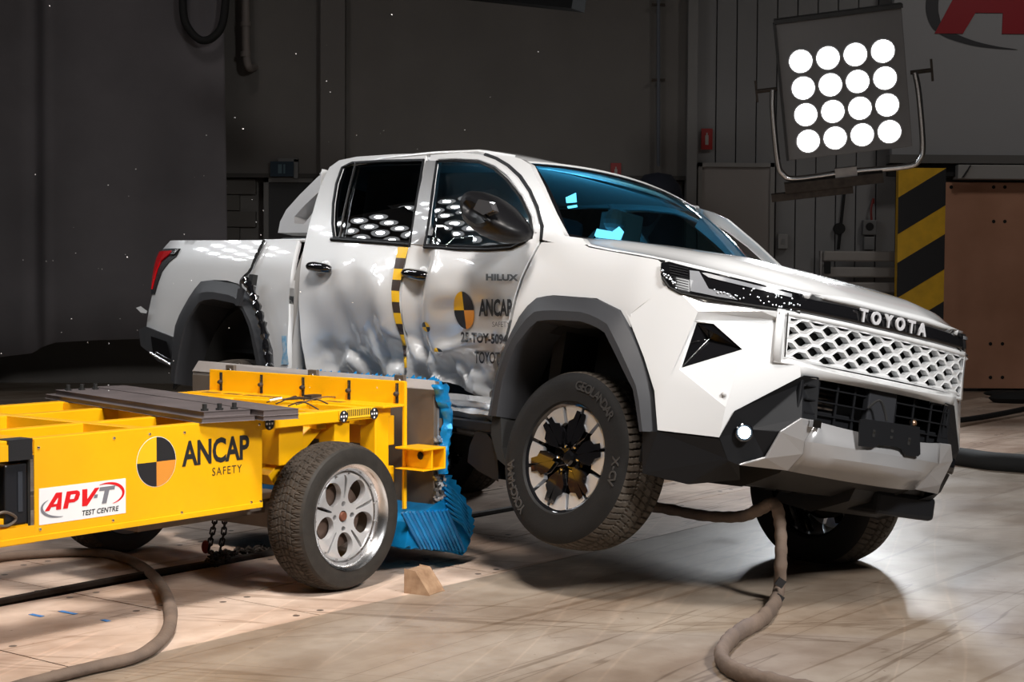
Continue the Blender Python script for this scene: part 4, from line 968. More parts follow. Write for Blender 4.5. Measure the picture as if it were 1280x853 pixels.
# window glass, seals, pillar cladding
def glass_sheet(name, pts, m, off=-.012, far=False, step=.08):
    V, T = cdt_sheet(pts, [], step, step)
    return MB().add([(p.x, (Yn(p.x, p.y)-off) if not far else (Yf(p.x, p.y)+off), p.y) for p in V], T).build(name, m, trk, smooth=True, angle=180)
g_r = SP([(437, 204), (480, 201), (531, 200), (513, 304.5), (470, 302), (424, 299.5), (429, 250)]); g_q = SP([(415, 299), (414, 280), (415, 255), (420, 230), (427, 209), (438, 203), (430, 250), (425, 299)])
g_f = SP([(530, 308), (536, 280), (546, 201), (570, 200), (600, 202), (619, 210), (635, 224), (652, 246), (664, 271), (667, 291), (661, 301), (648, 307), (600, 311)])
glass_sheet('rear_door_window', g_r, M_glassd); glass_sheet('quarter_window', g_q, M_glassd); glass_sheet('front_door_window', g_f, M_glass)
glass_sheet('rear_door_window', g_r, M_glassd, far=True); glass_sheet('quarter_window', g_q, M_glassd, far=True); glass_sheet('front_door_window', g_f, M_glass, far=True)
def rim_line(name, loop, r, m, off=.002, closed=True, flat=1, sgn=-1):
    P = [Vector((x, (Yn(x, z)-off) if sgn < 0 else Yf(x, z)+off, z)) for x, z in loop]
    if closed: P.append(P[0])
    return MB().tube(P, r, 6, flat=flat).build(name, m, trk, smooth=True)
rim_line('window_seal', SP(RW), .009, M_trim); rim_line('window_seal', SP(FW), .008, M_trim)
rim_line('belt_moulding', SP([(415, 299.5), (470, 303), (513, 306.5)]), .011, M_trim, .004, False); rim_line('belt_moulding', SP([(531, 309), (570, 311.5), (610, 312.5), (640, 310.5), (658, 302)]), .009, M_trim, .004, False)
rim_line('window_bright_bar', SP([(446, 203), (439, 230), (431, 265), (425, 299)]), .007, M_alloy, .004, False)
rim_line('upper_bright_strip', SP([(549, 199.5), (570, 198.6), (600, 200), (620, 207.5), (636, 220), (654, 244), (668, 272), (671, 291)]), .005, M_alloy2, .005, False)
near_panel('pillar_cover', [(532, 201), (545, 201), (541, 240), (535, 280), (531, 307), (514, 305), (520, 262), (527, 225)], M_grey_paint, off=.004, lip=.01)
# A pillar and frame
AP = [(604, 192), (640, 195.5), (652, 199), (663, 206), (676, 233), (690, 265), (706, 295), (728, 298), (734, 306), (719, 306), (690, 303), (678, 300), (680, 283), (673, 258), (664, 238), (652, 220), (637, 206), (621, 197)]
_, apo, _ = near_panel('front_pillar', AP, M_white); far_panel('front_pillar', apo, tuck=.05)
rim_line('door_gap_seal', SP([(606, 193.5), (620, 198.5), (635, 207.5), (650, 221), (662, 239), (671.5, 260), (677, 283), (676, 301)]), .012, M_trim, -.006, False)
# rear cab corner (behind the rear door), back wall, roof
MB().grid(lambda y, z: (-2.50-.30*sm(1.15, 1.75, z)*1.0, y, z), linsp(-.88, .88, 3), linsp(.5, 1.2, 5)).build('cab_back', M_white, trk)
def roof(x, y):
    zc = interp(x, [-2.84, -2.7, -2.2, -1.7, -1.3, -1.0, -.86], [1.74, 1.79, 1.825, 1.83, 1.81, 1.755, 1.71]); t = min(1, abs(y)/.66)
    ze = interp(x, [-2.84, -2.7, -2.2, -1.7, -1.3, -1.0, -.86], [1.66, 1.735, 1.772, 1.776, 1.765, 1.722, 1.69])
    return (x-.13*t*t*sm(-1.3, -.88, x), y, ze+(zc-ze)*(1-t**2.5))
MB().grid(roof, [-2.84, -2.7, -2.5, -2.2, -1.95, -1.7, -1.5, -1.3, -1.15, -1.0, -.90, -.86], linsp(-.66, .66, 21)).build('roof', M_white, trk, smooth=True, solid=.02)
for s_ in (-1, 1):
    MB().grid(lambda x, t: (x, s_*(.66+.0*t), 0) if False else (x, s_*interp(t, [0, 1], [.645, .655]), interp(t, [0, 1], [roof(x, .64)[2], 1.735 if -2.7 < x < -1.2 else roof(x, .66)[2]-.02])), linsp(-2.78, -1.0, 12), [0, 1]).build('roof_rail', M_white, trk)
# rear cab panel with window
V, T = cdt_sheet([(-.86, 1.15), (-.66, 1.73), (.66, 1.73), (.86, 1.15)], [[(-.62, 1.28), (-.54, 1.64), (.54, 1.64), (.62, 1.28)]], .12)
sheet_mb(V, T, lambda a, b: (-2.44-.42*(b-1.15)/.6, a, b)).build('cab_rear_panel', M_white, trk)
V, T = cdt_sheet([(-.63, 1.27), (-.55, 1.65), (.55, 1.65), (.63, 1.27)], [], .3); sheet_mb(V, T, lambda a, b: (-2.435-.42*(b-1.15)/.6, a, b)).build('rear_window', M_glassd, trk)
# ---- sport bar behind the cab
def sb_pt(px, py, off=.16):
    return side(px, py, -off, False)
SB = [(347, 291), (349, 277), (356, 262), (372, 243), (395, 219), (408, 215.5), (420, 216), (407, 262), (384, 291), (366, 291)]
SH = [(366.5, 279), (367, 270), (380, 255), (403, 232.5), (400, 245), (390, 265), (379, 280)]
for s_ in (-1, 1):
    ol = [(P.x, P.z) for P in (on(a, b, 'y', -.66) for a, b in SB)]; hl = [(P.x, P.z) for P in (on(a, b, 'y', -.66) for a, b in SH)]
    V, T = cdt_sheet(ol, [hl], .06); mb = sheet_mb(V, T, lambda x, z: (x, s_*(.66-.05*(z-1.3)), z), lambda x, z: (x, s_*(.56-.05*(z-1.3)), z))
    mb.build('sport_bar_side', mat('sport_bar_grey', (.50, .50, .51), .4, .1, .5), trk, smooth=True, angle=30)
    MB().bb((-3.13, s_*.56, 1.27), (-2.62, s_*.70, 1.315)).build('sport_bar_foot', M_trim, trk, bevel=.008)
    MB().bb((-3.20, s_*.70, 1.262), (-2.70, s_*.78, 1.29)).build('sport_bar_base', M_alloy2, trk, bevel=.005)
MB().bb((-2.98, -.60, 1.69), (-2.80, .60, 1.74)).build('sport_bar_hoop', MATS['sport_bar_grey'], trk, bevel=.02)

# ---- front fender
FE = [(677, 303), (700, 303.5), (729, 305), (736, 309.5), (760, 314), (800, 321), (822, 325), (829, 331), (825, 338), (827, 346), (834, 357), (812, 374), (789, 392), (788, 409), (776, 388), (746, 373), (691, 369), (670, 373), (653, 392), (632, 434), (627, 446), (633, 432), (640, 402), (646, 374), (655, 346), (666, 323), (675, 306)]
_, feo, _ = near_panel('front_fender', FE, step=.05); far_panel('front_fender', feo)
# ---- bonnet
BX = [-.52, -.42, -.28, -.20, -.12, -.04, .03, .10, .20, .32, .44, .50, .55, .59, .65, .71, .78, .83, .87, .91, .935, .96]
def bonnet(x, t):   # t -1..1
    hw = interp(x, [-.52, -.2, -.04, .1, .32, .44, .5, .59, .78, .91, .96], [.84, .872, .882, .888, .895, .886, .883, .853, .726, .515, .48]); y = t*hw
    zc = interp(x, [-.52, -.35, 0, .5, .75, .90, .96], [1.335, 1.325, 1.30, 1.245, 1.19, 1.128, 1.092])
    zs = interp(x, [-.52, -.2, -.04, .1, .32, .44, .5, .59, .78, .91, .96], [1.288, 1.252, 1.220, 1.201, 1.176, 1.160, 1.152, 1.139, 1.109, 1.088, 1.086]); a = abs(t)
    sh = 1-sm(.45, 1.0, a)*1.0; z = zs+(zc-zs)*sh+.014*math.exp(-((a-.72)/.10)**2)*sm(-.5, .0, x)*(1-sm(.7, .95, x))
    xx = min(x, Fx(y, 1.09)+.012)
    return (xx, y, z)
us = BX; ts = linsp(-1, 1, 41)
MB().grid(bonnet, us, ts).build('bonnet', M_white, trk, smooth=True, solid=.025, angle=60)
rim_line('bonnet_gap', [(P[0], P[2]) for P in (bonnet(x, -1) for x in linsp(-.25, .5, 10))], .006, M_dark, 0, False) if False else None
MB().tube([Vector(bonnet(x, -1))+Vector((0, .0, -.012)) for x in linsp(-.14, .46, 16)], .006, 6).build('bonnet_gap', M_dark, trk)
MB().tube([Vector(bonnet(-.52, t))+Vector((.02, 0, -.02)) for t in linsp(-1, 1, 16)], .02, 6).build('cowl_seal', M_trim, trk)
# ---- windscreen with black border, header
wbn, wtn = Vector((-.445, -.725, 1.285)), Vector((-.955, -.60, 1.688))
def ws(u, v, o=0):   # u 0..1 near->far, v 0..1 bottom->top
    t = 2*u-1; hb = .725+(.60-.725)*v; y = t*hb
    x = -.445+(-.955+.445)*v+.10*(1-t*t)*(1-.25*v)+.03*math.sin(PI*v)*0
    z = 1.285+(1.688-1.285)*v+.045*(1-t*t)*v+.028*math.sin(PI*v)
    n = Vector((.62, 0, .78)); return (x+n.x*o, y, z+n.z*o)
MB().grid(lambda u, v: ws(u, v), linsp(0, 1, 25), linsp(0, 1, 13)).build('windscreen', M_ws, trk, smooth=True, angle=180)
bd = MB()
for us_, vs_ in ((linsp(0, 1, 25), linsp(.955, 1.0, 3)), (linsp(0, .028, 3), linsp(0, 1, 13)), (linsp(.972, 1, 3), linsp(0, 1, 13)), (linsp(0, 1, 25), linsp(-.02, .05, 3))): bd.grid(lambda u, v: ws(u, v, .004), us_, vs_)
bd.build('windscreen_border', M_gloss, trk, smooth=True)
MB().grid(lambda u, k: [ws(u, 1.0, .006), ws(u, 1.035, .006), roof(-.87, (2*u-1)*.60)][k], linsp(0, 1, 25), [0, 1, 2]).build('roof_header', M_white, trk, smooth=True)
MB().grid(lambda v, k: [ws(1.0, v, .004), (ws(1.0, v)[0]-.02, ws(1.0, v)[1]+.05, ws(1.0, v)[2]-.012), (ws(1.0, v)[0]-.10, ws(1.0, v)[1]+.085, ws(1.0, v)[2]-.07)][k], linsp(0, 1, 13), [0, 1, 2]).build('far_pillar_skin', M_white, trk, smooth=True)
MB().grid(lambda v, k: [ws(.0, v, .004), (ws(.0, v)[0]-.02, ws(.0, v)[1]-.05, ws(.0, v)[2]-.012), (ws(.0, v)[0]-.06, ws(.0, v)[1]-.075, ws(.0, v)[2]-.05)][k], linsp(0, 1, 13), [0, 1, 2]).build('near_pillar_skin', M_white, trk, smooth=True)
for k, (u0_, u1_) in enumerate(((.12, .50), (.52, .88))):
    A = Vector(ws(u0_, .02, .02)); B = Vector(ws(u1_, .09, .012)); MB().tube([A, A.lerp(B, .5)+Vector((0, 0, .015)), B], .008, 6).build('wiper', M_trim, trk)

# ---- nose
def facets(name, V, F, m, bevel=.006, mirror=False, center=None, solid=0, smooth=False):
    P = [(nose(*v) if len(v) == 3 and not isinstance(v, Vector) else Vector(v)) for v in V]
    out = []
    mb = MB().add(P, F)
    bmk = [mb.build(name, m, trk, smooth=smooth, angle=16, bevel=bevel, weld=True, solid=solid)]
    if mirror:
        m2 = MB().add([(p.x, -p.y, p.z) for p in P], [f[::-1] for f in F]); bmk.append(m2.build(name, m, trk, smooth=smooth, angle=30, bevel=bevel, weld=True, solid=solid))
    return bmk, P
NV = [(833, 357, 0), (850, 366, 0), (1001, 389, 0), (984, 391, 0), (873, 389, .014), (980, 401, -.012), (866, 401, -.012), (871, 403.5, -.025), (892, 405, -.028), (928, 437, -.004),
      (852, 460, -.025), (982, 446, 0), (835, 478, .008), (849, 462, -.004), (822, 538, .0), (899, 547, .0), (907, 509, .010), (918, 514, -.012), (1000, 457, .010), (1001, 471, -.012), (782, 389, 0), (818, 489, 0), (805, 447, 0), (951, 389, .01)]
NF = [(0, 20, 22, 12), (22, 21, 12), (12, 21, 14), (0, 12, 4), (0, 4, 1), (1, 4, 23), (1, 23, 3, 2), (4, 6, 5), (4, 5, 23), (23, 5, 3), (4, 12, 6), (12, 13, 6), (13, 10, 7, 6), (6, 7, 8), (6, 8, 5), (5, 8, 9), (5, 9, 11), (5, 11, 3),
      (13, 12, 16), (13, 16, 10), (10, 16, 9), (9, 16, 18), (9, 18, 11), (12, 14, 16), (14, 15, 16), (16, 15, 17), (16, 17, 19), (16, 19, 18)]
_, NP = facets('bumper_cover', NV, NF, M_white, mirror=True, bevel=0, smooth=True)
# centre strip between grille and intake
p11, p18, p19 = NP[11], NP[18], NP[19]
strip_rows = [(p11.y, p11.x, p11.z), (p18.y, p18.x, p18.z), (p19.y, p19.x, p19.z)]
def cs(t, k):
    y0, x0, z0 = strip_rows[k]; y = y0*(1-2*t); xc = [.968, 1.022, 1.0][k]; zc = [.795, .770, .742][k]; w_ = 1-(abs(y)/abs(y0))**2
    return (x0+(xc-x0)*w_, y, z0+(zc-z0)*w_)
MB().grid(cs, linsp(0, 1, 25), [0, 1, 2]).build('bumper_beam', M_white, trk, smooth=True, angle=25, solid=.01)
# vents
for s_ in (1, -1):
    q = [NP[7], NP[8], NP[9], NP[10]]; c_ = sum(q, Vector())/4+Vector((-.05, .05, 0)); r1 = q[3].lerp(q[0], .55)+Vector((0, -.0, 0)); c2 = q[0].lerp(q[2], .30)+Vector((-.03, .03, -.03))
    P_ = q+[c2, r1]; P_ = [Vector((p.x-.004, s_*(p.y+.004), p.z)) for p in P_]
    MB().add(P_, [(0, 1, 2, 4), (4, 2, 3), (5, 4, 3), (0, 4, 5)]).build('corner_vent', M_gloss, trk)
    MB().tube([P_[5], P_[4], P_[3]], .004, 5).build('vent_edge', M_chrome, trk) if s_ > 0 else None
# black corner + intake frame
BVx = [(899, 547, .004), (918, 514, 0), (1005, 469.5, 0), (1024, 472, 0), (1021, 526, -.01), (1002, 523, 0), (976, 540, -.004), (957, 573, -.02), (924, 582, 0), (910, 576, 0), (940, 536, -.045), (1003, 480, -.03)]
BF = [(0, 1, 10), (1, 11, 10), (1, 2, 11), (2, 3, 11), (3, 4, 11), (4, 5, 11), (11, 5, 10), (5, 6, 10), (6, 7, 10), (7, 8, 10), (8, 9, 10), (9, 0, 10)]
_, BP = facets('bumper_corner_trim', BVx, BF, M_trim, bevel=.004, mirror=True)
# lower silver skid plate
SV = [(924, 582, .004), (957, 573, .006), (976, 540, .01), (1002, 523, .01), (1021, 527, .005), (1006, 552, .012), (1004, 568, .004), (985, 589, -.02)]
SPt = [nose(*v) for v in SV]
ctr = {4: Vector((1.02, 0, .552)), 5: Vector((1.045, 0, .482)), 6: Vector((1.045, 0, .432)), 7: Vector((.98, 0, .343))}
def sk(t, k):
    a = SPt[[4, 5, 6, 7][k]]; c = ctr[[4, 5, 6, 7][k]]; w_ = 1-abs(1-2*t)**2.2; s_ = 1-2*t
    return (a.x+(c.x-a.x)*w_, a.y*s_, a.z+(c.z-a.z)*w_)
mb = MB().grid(sk, linsp(0, 1, 25), [0, 1, 2, 3]); mb.build('skid_plate', M_silver, trk, smooth=True, angle=18, solid=.01)
for s_ in (1, -1):
    P_ = [Vector((p.x, s_*p.y, p.z)) for p in SPt]; F_ = [(0, 1, 7), (1, 6, 7), (1, 2, 6), (2, 5, 6), (2, 3, 5), (3, 4, 5)]
    MB().add(P_, F_ if s_ > 0 else [f[::-1] for f in F_]).build('skid_plate_wing', M_silver, trk, solid=.01, bevel=.003)
p = SPt[4]+Vector((.012, -.02, -.012)); MB().box(p, (.02, .05, .03)).build('side_marker', M_chrome, trk) 
# intake: dark box, grid bars, radar panel, inner shelf
MB().bb((.72, -.60, .52), (.74, .60, .80)).bb((.72, -.42, .50), (.95, .42, .53)).build('intake_back', M_dark, trk)
for z in (.60, .655, .71): MB().beam((.955, -.47, z), (.955, .47, z), .012, .006).build('intake_bar', M_trim, trk)
for y in (-.40, -.28, -.17, .10, .22, .34, .44): MB().beam((.955, y, .55), (.955, y, .74), .012, .006, up=(1, 0, 0)).build('intake_bar', M_trim, trk)
MB().bb((.94, -.10, .55), (.975, .08, .745)).build('radar_cover', mat('radar_black', (.03, .031, .035), .3), trk, bevel=.006)
for y0, y1 in ((-.46, -.14), (.12, .46)): MB().bb((.88, y0, .56), (.945, y1, .615)).build('intake_shelf', M_trim, trk, bevel=.006)
for s_ in (1, -1): MB().bb((.78, s_*.475, .54), (.945, s_*.495, .74)).build('intake_side', M_trim, trk, bevel=.005)
for i in range(5): MB().bb((.84, -.33, .63+i*.02), (.87, -.20, .638+i*.02)).build('radiator_fin', M_rail, trk)
MB().sphere((.90, .30, .64), .018, 10, 6).build('horn', mat('horn_bronze', (.5, .3, .18), .3, .8), trk, smooth=True)
# plate bracket
br = [(1076, 525), (1082, 524), (1150, 534), (1151, 568), (1148, 571), (1132, 570), (1127, 561), (1121, 559), (1098, 556), (1092, 560), (1075, 558)]
bq = [on(a, b, 'x', 1.055) for a, b in br]
V, T = cdt_sheet([(p.y, p.z) for p in bq], [], .05); bkt = sheet_mb(V, T, lambda a, b: (1.055-.05*a*a, a, b), lambda a, b: (1.045, a, b)).build('plate_bracket', M_trim, trk)
for (a, b, r_) in ((1092, 542, .012), (1136, 552, .012)):
    q = on(a, b, 'x', 1.055); MB().bb((1.0555, q.y-.008, q.z-.016), (1.057, q.y+.008, q.z+.016)).build('bracket_slot', M_dark, bkt); MB().lathe([(1.058, 0), (1.058, .006)], 8, (0, q.y, q.z+.004), 'x').build('bracket_screw', M_alloy, bkt)
for (a, b) in ((1115, 539), (1114, 547)): q = on(a, b, 'x', 1.055); MB().bb((1.0555, q.y-.009, q.z-.006), (1.057, q.y+.009, q.z+.006)).build('bracket_slot', M_dark, bkt)
MB().tube(smooth_path([(1.0, -.13, .66), (1.03, -.10, .70), (1.04, -.07, .66), (1.05, -.06, .62)], 5), .006, 6).build('plate_wire', M_dark, trk)
# fog light
fc = nose(930.5, 541, -.005); fc = Vector(fc)
nrm = Vector((.75, -.62, -.1)).normalized()
for s_ in (1, -1):
    c_ = Vector((fc.x, s_*fc.y, fc.z)); n_ = Vector((nrm.x, s_*nrm.y, nrm.z)); q = n_.to_track_quat('Y', 'Z').to_matrix()
    fo_ = empty('fog_light', c_, q, parent=trk)
    MB().lathe([(-.04, .038), (.0, .038), (.004, .032), (-.02, .026)], 20).build('bezel', M_gloss, fo_, smooth=True)
    MB().lathe([(.0, 0), (.0, .025)], 20).build('glowing_lens', mat('fog_glow', (.9, .95, 1), .2, emit=(.62, .84, 1), estr=25), fo_)
    l = bpy.data.lights.new('lamp_bulb', 'SPOT'); l.energy = 7; l.color = (.30, .55, 1); l.shadow_soft_size = .02; l.spot_size = 2.9; o = bpy.data.objects.new('lamp_bulb', l); col.objects.link(o); o.parent = fo_; o.location = (0, .02, 0); o.rotation_euler = (PI/2, 0, 0)
# front black bar with letters, grille
def front_strip(name, m, y0, y1, zf, off, n=30, rows=2, solid=.01, **k):
    def fn(t, r):
        y = y0+(y1-y0)*t; z = zf(y, r); return (Fx(y, z)+off, y, z)
    return MB().grid(fn, linsp(0, 1, n), linsp(0, 1, rows)).build(name, m, trk, smooth=True, solid=solid, **k)
bar_z = lambda y, r: .998+.085*r-.006*r*(abs(y)/.6)**2
fb = front_strip('garnish_bar', M_gloss, -.62, .70, bar_z, -.004, rows=4)
# letters on the bar
a_, b_ = on(1081, 397.5, 'x', .975), on(1154, 417, 'x', .975)
for i, chx in enumerate('TOYOTA'):
    t = i/5; y = a_.y+(b_.y-a_.y)*t; z = 1.040
    me = text_mesh(chx, .074, bold=.0028, ext=.004); me.materials.clear(); me.materials.append(mat('letter_silver', (.62, .62, .64), .3, .2)); o = bpy.data.objects.new('letter', me); col.objects.link(o); o.parent = fb
    o.matrix_local = frame4(Vector((Fx(y, z)+.008, y, z)), (0, 1, 0), (0, 0, 1))
# grille lattice
GW, GH = .108, .0635; GY0, GY1, GZ0, GZ1 = -.60, .62, .797, .982
gm = MB()
def gx(y, z): return Fx(y, z)
def hexpts(cy, cz, k): return [(cy+GW/2*k[0]*a, cz+GH/2*k[1]*b) for a, b in ((1, 0), (.42, 1), (-.42, 1), (-1, 0), (-.42, -1), (.42, -1))]
def clampz(p): return (max(GY0+.02, min(GY1-.02, p[0])), max(GZ0+.004, min(GZ1-.004, p[1])))
cpitch = .0675
nc = int((GY1-GY0)/cpitch)+2
for ci in range(nc):
    for rj in range(-1, 5):
        cy = GY0+.03+ci*cpitch; cz = .788+rj*GH+(GH/2 if ci % 2 else 0)
        if cz < GZ0-GH*.45 or cz > GZ1+GH*.45 or cy > GY1-.01: continue
        O_ = [clampz(q) for q in hexpts(cy, cz, (1.0, 1.0))]; I_ = None
        Iz = []
        for q in hexpts(cy, cz, (.80, .62)): Iz.append((max(GY0+.03, min(GY1-.03, q[0])), max(GZ0+.012, min(GZ1-.012, q[1]))))
        vs = [(gx(*q)+.0, q[0], q[1]) for q in O_]+[(gx(*q)+.004, q[0], q[1]) for q in Iz]+[(gx(*q)-.03, cy+(q[0]-cy)*.80+.010, cz+(q[1]-cz)*.85) for q in Iz]
        fs = []
        for i in range(6): j = (i+1) % 6; fs += [(i, j, j+6, i+6), (i+6, j+6, j+12, i+12)]
        gm.add(vs, fs)
gr = gm.build('grille', M_white, trk)
front_strip('grille_frame', M_white, -.625, -.595, lambda y, r: .785+.215*r, .002, n=4, rows=3); front_strip('grille_frame', M_white, .595, .66, lambda y, r: .785+.215*r, .002, n=6, rows=3)
front_strip('grille_frame', M_white, -.62, .65, lambda y, r: .783+.012*r, .003, n=24); front_strip('grille_frame', M_white, -.62, .65, lambda y, r: .978+.020*r, .003, n=24)
MB().grid(lambda y, z: (Fx(y, z)-.045, y, z), linsp(-.62, .64, 20), linsp(.78, 1.0, 3)).build('grille_backing', M_dark, trk)
MB().tube([nose(985, 391, .002), nose(981, 446, .002)], .003, 5).build('grille_gap', M_dark, trk)
# headlights
HL = [(826, 329), (836, 327), (862, 334), (930, 350), (1003, 368), (1001, 389), (940, 380), (880, 371), (850, 365), (834, 357), (826, 344)]
def nose_sheet(name, L, off, m, parent, mir=False, thick=.02, step=.04):
    P = [nose(a, b, off) for a, b in L]
    # fan-free fill in pixel plane, then lifted on the nose surface
    V, T = cdt_sheet(L, [], 14, 10); W_ = [nose(p.x, p.y, off) for p in V]
    mb = MB(); mb.add([(w.x, -w.y if mir else w.y, w.z) for w in W_], [f if not mir else f[::-1] for f in T])
    return mb.build(name, m, parent, smooth=True, angle=40)
for mir in (False, True):
    s_ = -1 if not mir else 1
    c_ = nose(900, 355, 0); hl = empty('headlight', (0, 0, 0), None, parent=trk)
    nose_sheet('housing', HL, -.004, M_gloss, hl, mir)
    nose_sheet('running_light', [(862, 338), (874, 339.5), (886, 361), (912, 367), (922, 375), (897, 371), (863, 364)], .002, mat('drl_grey', (.24, .25, .27), .25, 0, 1), hl, mir)
    nose_sheet('running_light', [(877, 341), (884, 341.5), (990, 367.5), (990, 372), (886, 347)], .002, MATS['drl_grey'], hl, mir)
    if not mir:
        for i in range(9): nose_sheet('louvre', [(836+i*.6, 331+i*3.2), (860, 336+i*3.2), (860, 336.8+i*3.2), (836+i*.6, 332+i*3.2)], .003, M_trim, hl)
        rd_ = random.Random(3); dm = MB()
        for i in range(34):
            x = rd_.uniform(918, 1000); y = 355+(x-918)*.235+rd_.uniform(0, 17); dm.sphere(nose(x, y, .001), .0042, 6, 4)
        for i in range(10): dm.sphere(nose(893+i*4.0, 364+i*1.2+rd_.uniform(-2, 2), .002), .004, 6, 4)
        for i in range(16): dm.sphere(nose(827+i*1.2, 338+i*1.35+rd_.uniform(-3, 3), .002), .005, 6, 4)
        tag(dm.build('reflector_beads', mat('bead_chrome', (.42, .44, .47), .32, .9), hl, smooth=True), kind='stuff')
    MB().tube([Vector((v.x, v.y*(1 if not mir else -1), v.z)) for v in [nose(a, b, .003) for a, b in ((828, 347), (836, 359), (851, 367), (880, 372.5), (940, 382), (1000, 391))]], .005, 5).build('lamp_gap', M_dark, hl)
MB().sphere(nose(905, 493, .002), .011, 12, 8).build('parking_sensor', mat('sensor_white', (.5, .5, .5), .4), trk)
# lower black sill, undertray
LV = [(803, 539, .0), (822, 540, .004), (899, 549, .004), (910, 576, 0), (924, 582, -.01), (985, 589, -.03), (925, 600, -.08), (860, 606, -.03), (803, 592, -.0)]
facets('lower_valance', LV, [(0, 1, 2, 3, 7, 8), (3, 4, 6, 7)], M_trim, mirror=True)
MB().prism([(.82, .35), (.85, .39), (.84, .44), (-.3, .45), (-.3, .30), (.25, .26), (.62, .27)], 'y', -.42, .42).build('undertray', M_under, trk, bevel=.01)
for i in range(3):
    for j in range(3): MB().bb((.28+i*.11, -.22+j*.10, .262), (.35+i*.11, -.15+j*.10, .268)).build('tray_slot', M_dark, trk)
MB().prism([(.52, .20), (.72, .27), (.76, .36), (.4, .36), (.3, .22)], 'y', .15, .62).build('far_guard', M_under, trk, bevel=.01)
MB().bb((.50, .30, .22), (.76, .72, .33)).build('far_air_dam', M_trim, trk, bevel=.02)
# chassis
for s_ in (-1, 1): MB().bb((-4.15, s_*.40, .36), (.75, s_*.50, .50)).build('chassis_rail', M_under, trk, bevel=.01)
for x in (-.75, -1.9, -2.5, -3.4, -4.1): MB().bb((x, -.42, .38), (x+.1, .42, .47)).build('chassis_crossmember', M_under, trk)
MB().bb((-1.6, -.18, .30), (-.3, .18, .58)).build('gearbox', M_under, trk, bevel=.04)
MB().tube([(-1.6, 0, .42), (-3.1, 0, .36)], .045, 12).build('driveshaft', M_rail, trk, smooth=True)
MB().tube([(-3.085, -.72, .33), (-3.085, .72, .33)], .06, 14).build('rear_axle', M_rail, trk, smooth=True); MB().sphere((-3.085, .05, .33), .16, 16, 10).build('differential', M_rail, trk, smooth=True)
MB().tube([(0, -.75, .30), (0, -.3, .36), (0, .3, .36), (0, .75, .34)], .04, 10).build('front_axle', M_rail, trk, smooth=True)
MB().bb((-.25, -.62, .24), (.25, -.30, .31)).bb((-.25, .30, .27), (.25, .62, .33)).build('control_arm', M_under, trk, bevel=.02)
MB().tube([(-.02, -.55, .35), (-.05, -.45, .85)], .055, 12).build('suspension_strut', M_under, trk, smooth=True)
MB().tube([(-2.2, .45, .32), (-3.4, .5, .36), (-4.2, .55, .40)], .035, 10).build('exhaust', M_steel, trk, smooth=True)
MB().bb((-2.45, -.62, .47), (-.3, .86, .60)).bb((-2.45, -.60, .55), (-.3, .80, .62)).build('cab_floor', M_under, trk)
MB().bb((-.30, -.80, .55), (-.22, .80, 1.15)).build('firewall', M_dark, trk)
MB().bb((-.2, -.62, .60), (.72, .62, 1.05)).build('engine_block', M_dark, trk)
# side step remains
MB().beam((-.52, -.86, .36), (-1.5, -.84, .36), .10, .05).build('side_step', M_trim, trk, bevel=.01)
bx = [on(*q, 'y', -.87) for q in ((593, 540), (604, 546), (604, 572), (590, 583), (600, 590), (625, 600), (625, 548))]
MB().prism([(p.x, p.z) for p in [on(*q, 'y', -.88) for q in ((600, 541), (612, 545), (624, 560), (626, 600), (603, 588), (590, 577), (592, 560))]], 'y', -.90, -.80).build('mud_flap_bracket', M_trim, trk, bevel=.008)
# inner arch liner behind the near front wheel
LNp = [on(*q, 'y', -.90) for q in ((622, 520), (628, 478), (642, 440), (655, 440), (640, 480), (632, 520), (634, 560), (640, 585), (628, 575), (620, 545))]
MB().prism([(p.x, p.z) for p in LNp], 'y', -.93, -.55).build('arch_liner', M_dark, trk)
# silver sill under the dented door
def sill(t, k):
    x = -1.9+1.33*t; z = [.50, .47, .44, .415, .39, .375][k]; o = [.06, .0, .03, -.005, .02, .05][k]
    w_ = 1-.25*math.exp(-((x+.9)/.3)**2); return (x, -.88+o+.02*noise.noise(Vector((x*7, k, 0)))+.03*(1-w_), z+.012*noise.noise(Vector((x*6, k*2, 5))))
MB().grid(sill, linsp(0, 1, 50), [0, 1, 2, 3, 4, 5]).build('crushed_sill', mat('scraped_white', (.62, .63, .64), .22, .5, 1), trk, smooth=True, angle=15)
# rear bumper
rbv = [(172, 412), (180, 408), (183, 409), (213, 421), (219, 447), (222, 462), (196, 452), (184, 440), (174, 432)]
for s_ in (-1, 1):
    P_ = [side(a, b, .03, False) for a, b in rbv]; ol = [(p.x, p.z) for p in P_]
    V, T = cdt_sheet(ol, [], .05); f = lambda x, z, o=0: (x, s_*(Sw(z)-Send(x)+.02+o), z)
    sheet_mb(V, T, f, lambda x, z: f(x, z, -.25)).build('rear_bumper_end', M_flare, trk, smooth=True, angle=30)
    P_ = [side(a, b, .04, False) for a, b in ((187, 420), (207, 427), (213, 450), (190, 442))]; V, T = cdt_sheet([(p.x, p.z) for p in P_], [], .05)
    sheet_mb(V, T, lambda x, z: f(x, z, .012)).build('bumper_recess', M_gloss, trk)
MB().bb((-4.42, -.78, .50), (-4.30, .78, .66)).build('rear_bumper', M_flare, trk, bevel=.02)
MB().tube([side(188, 441, .05, False), side(214, 456, .05, False)], .008, 6).build('bumper_trim_scrape', M_alloy, trk)
near_panel('rear_mud_flap', [(220, 450), (226, 450), (223, 480), (216, 487)], M_trim, off=-.05, lip=.02)
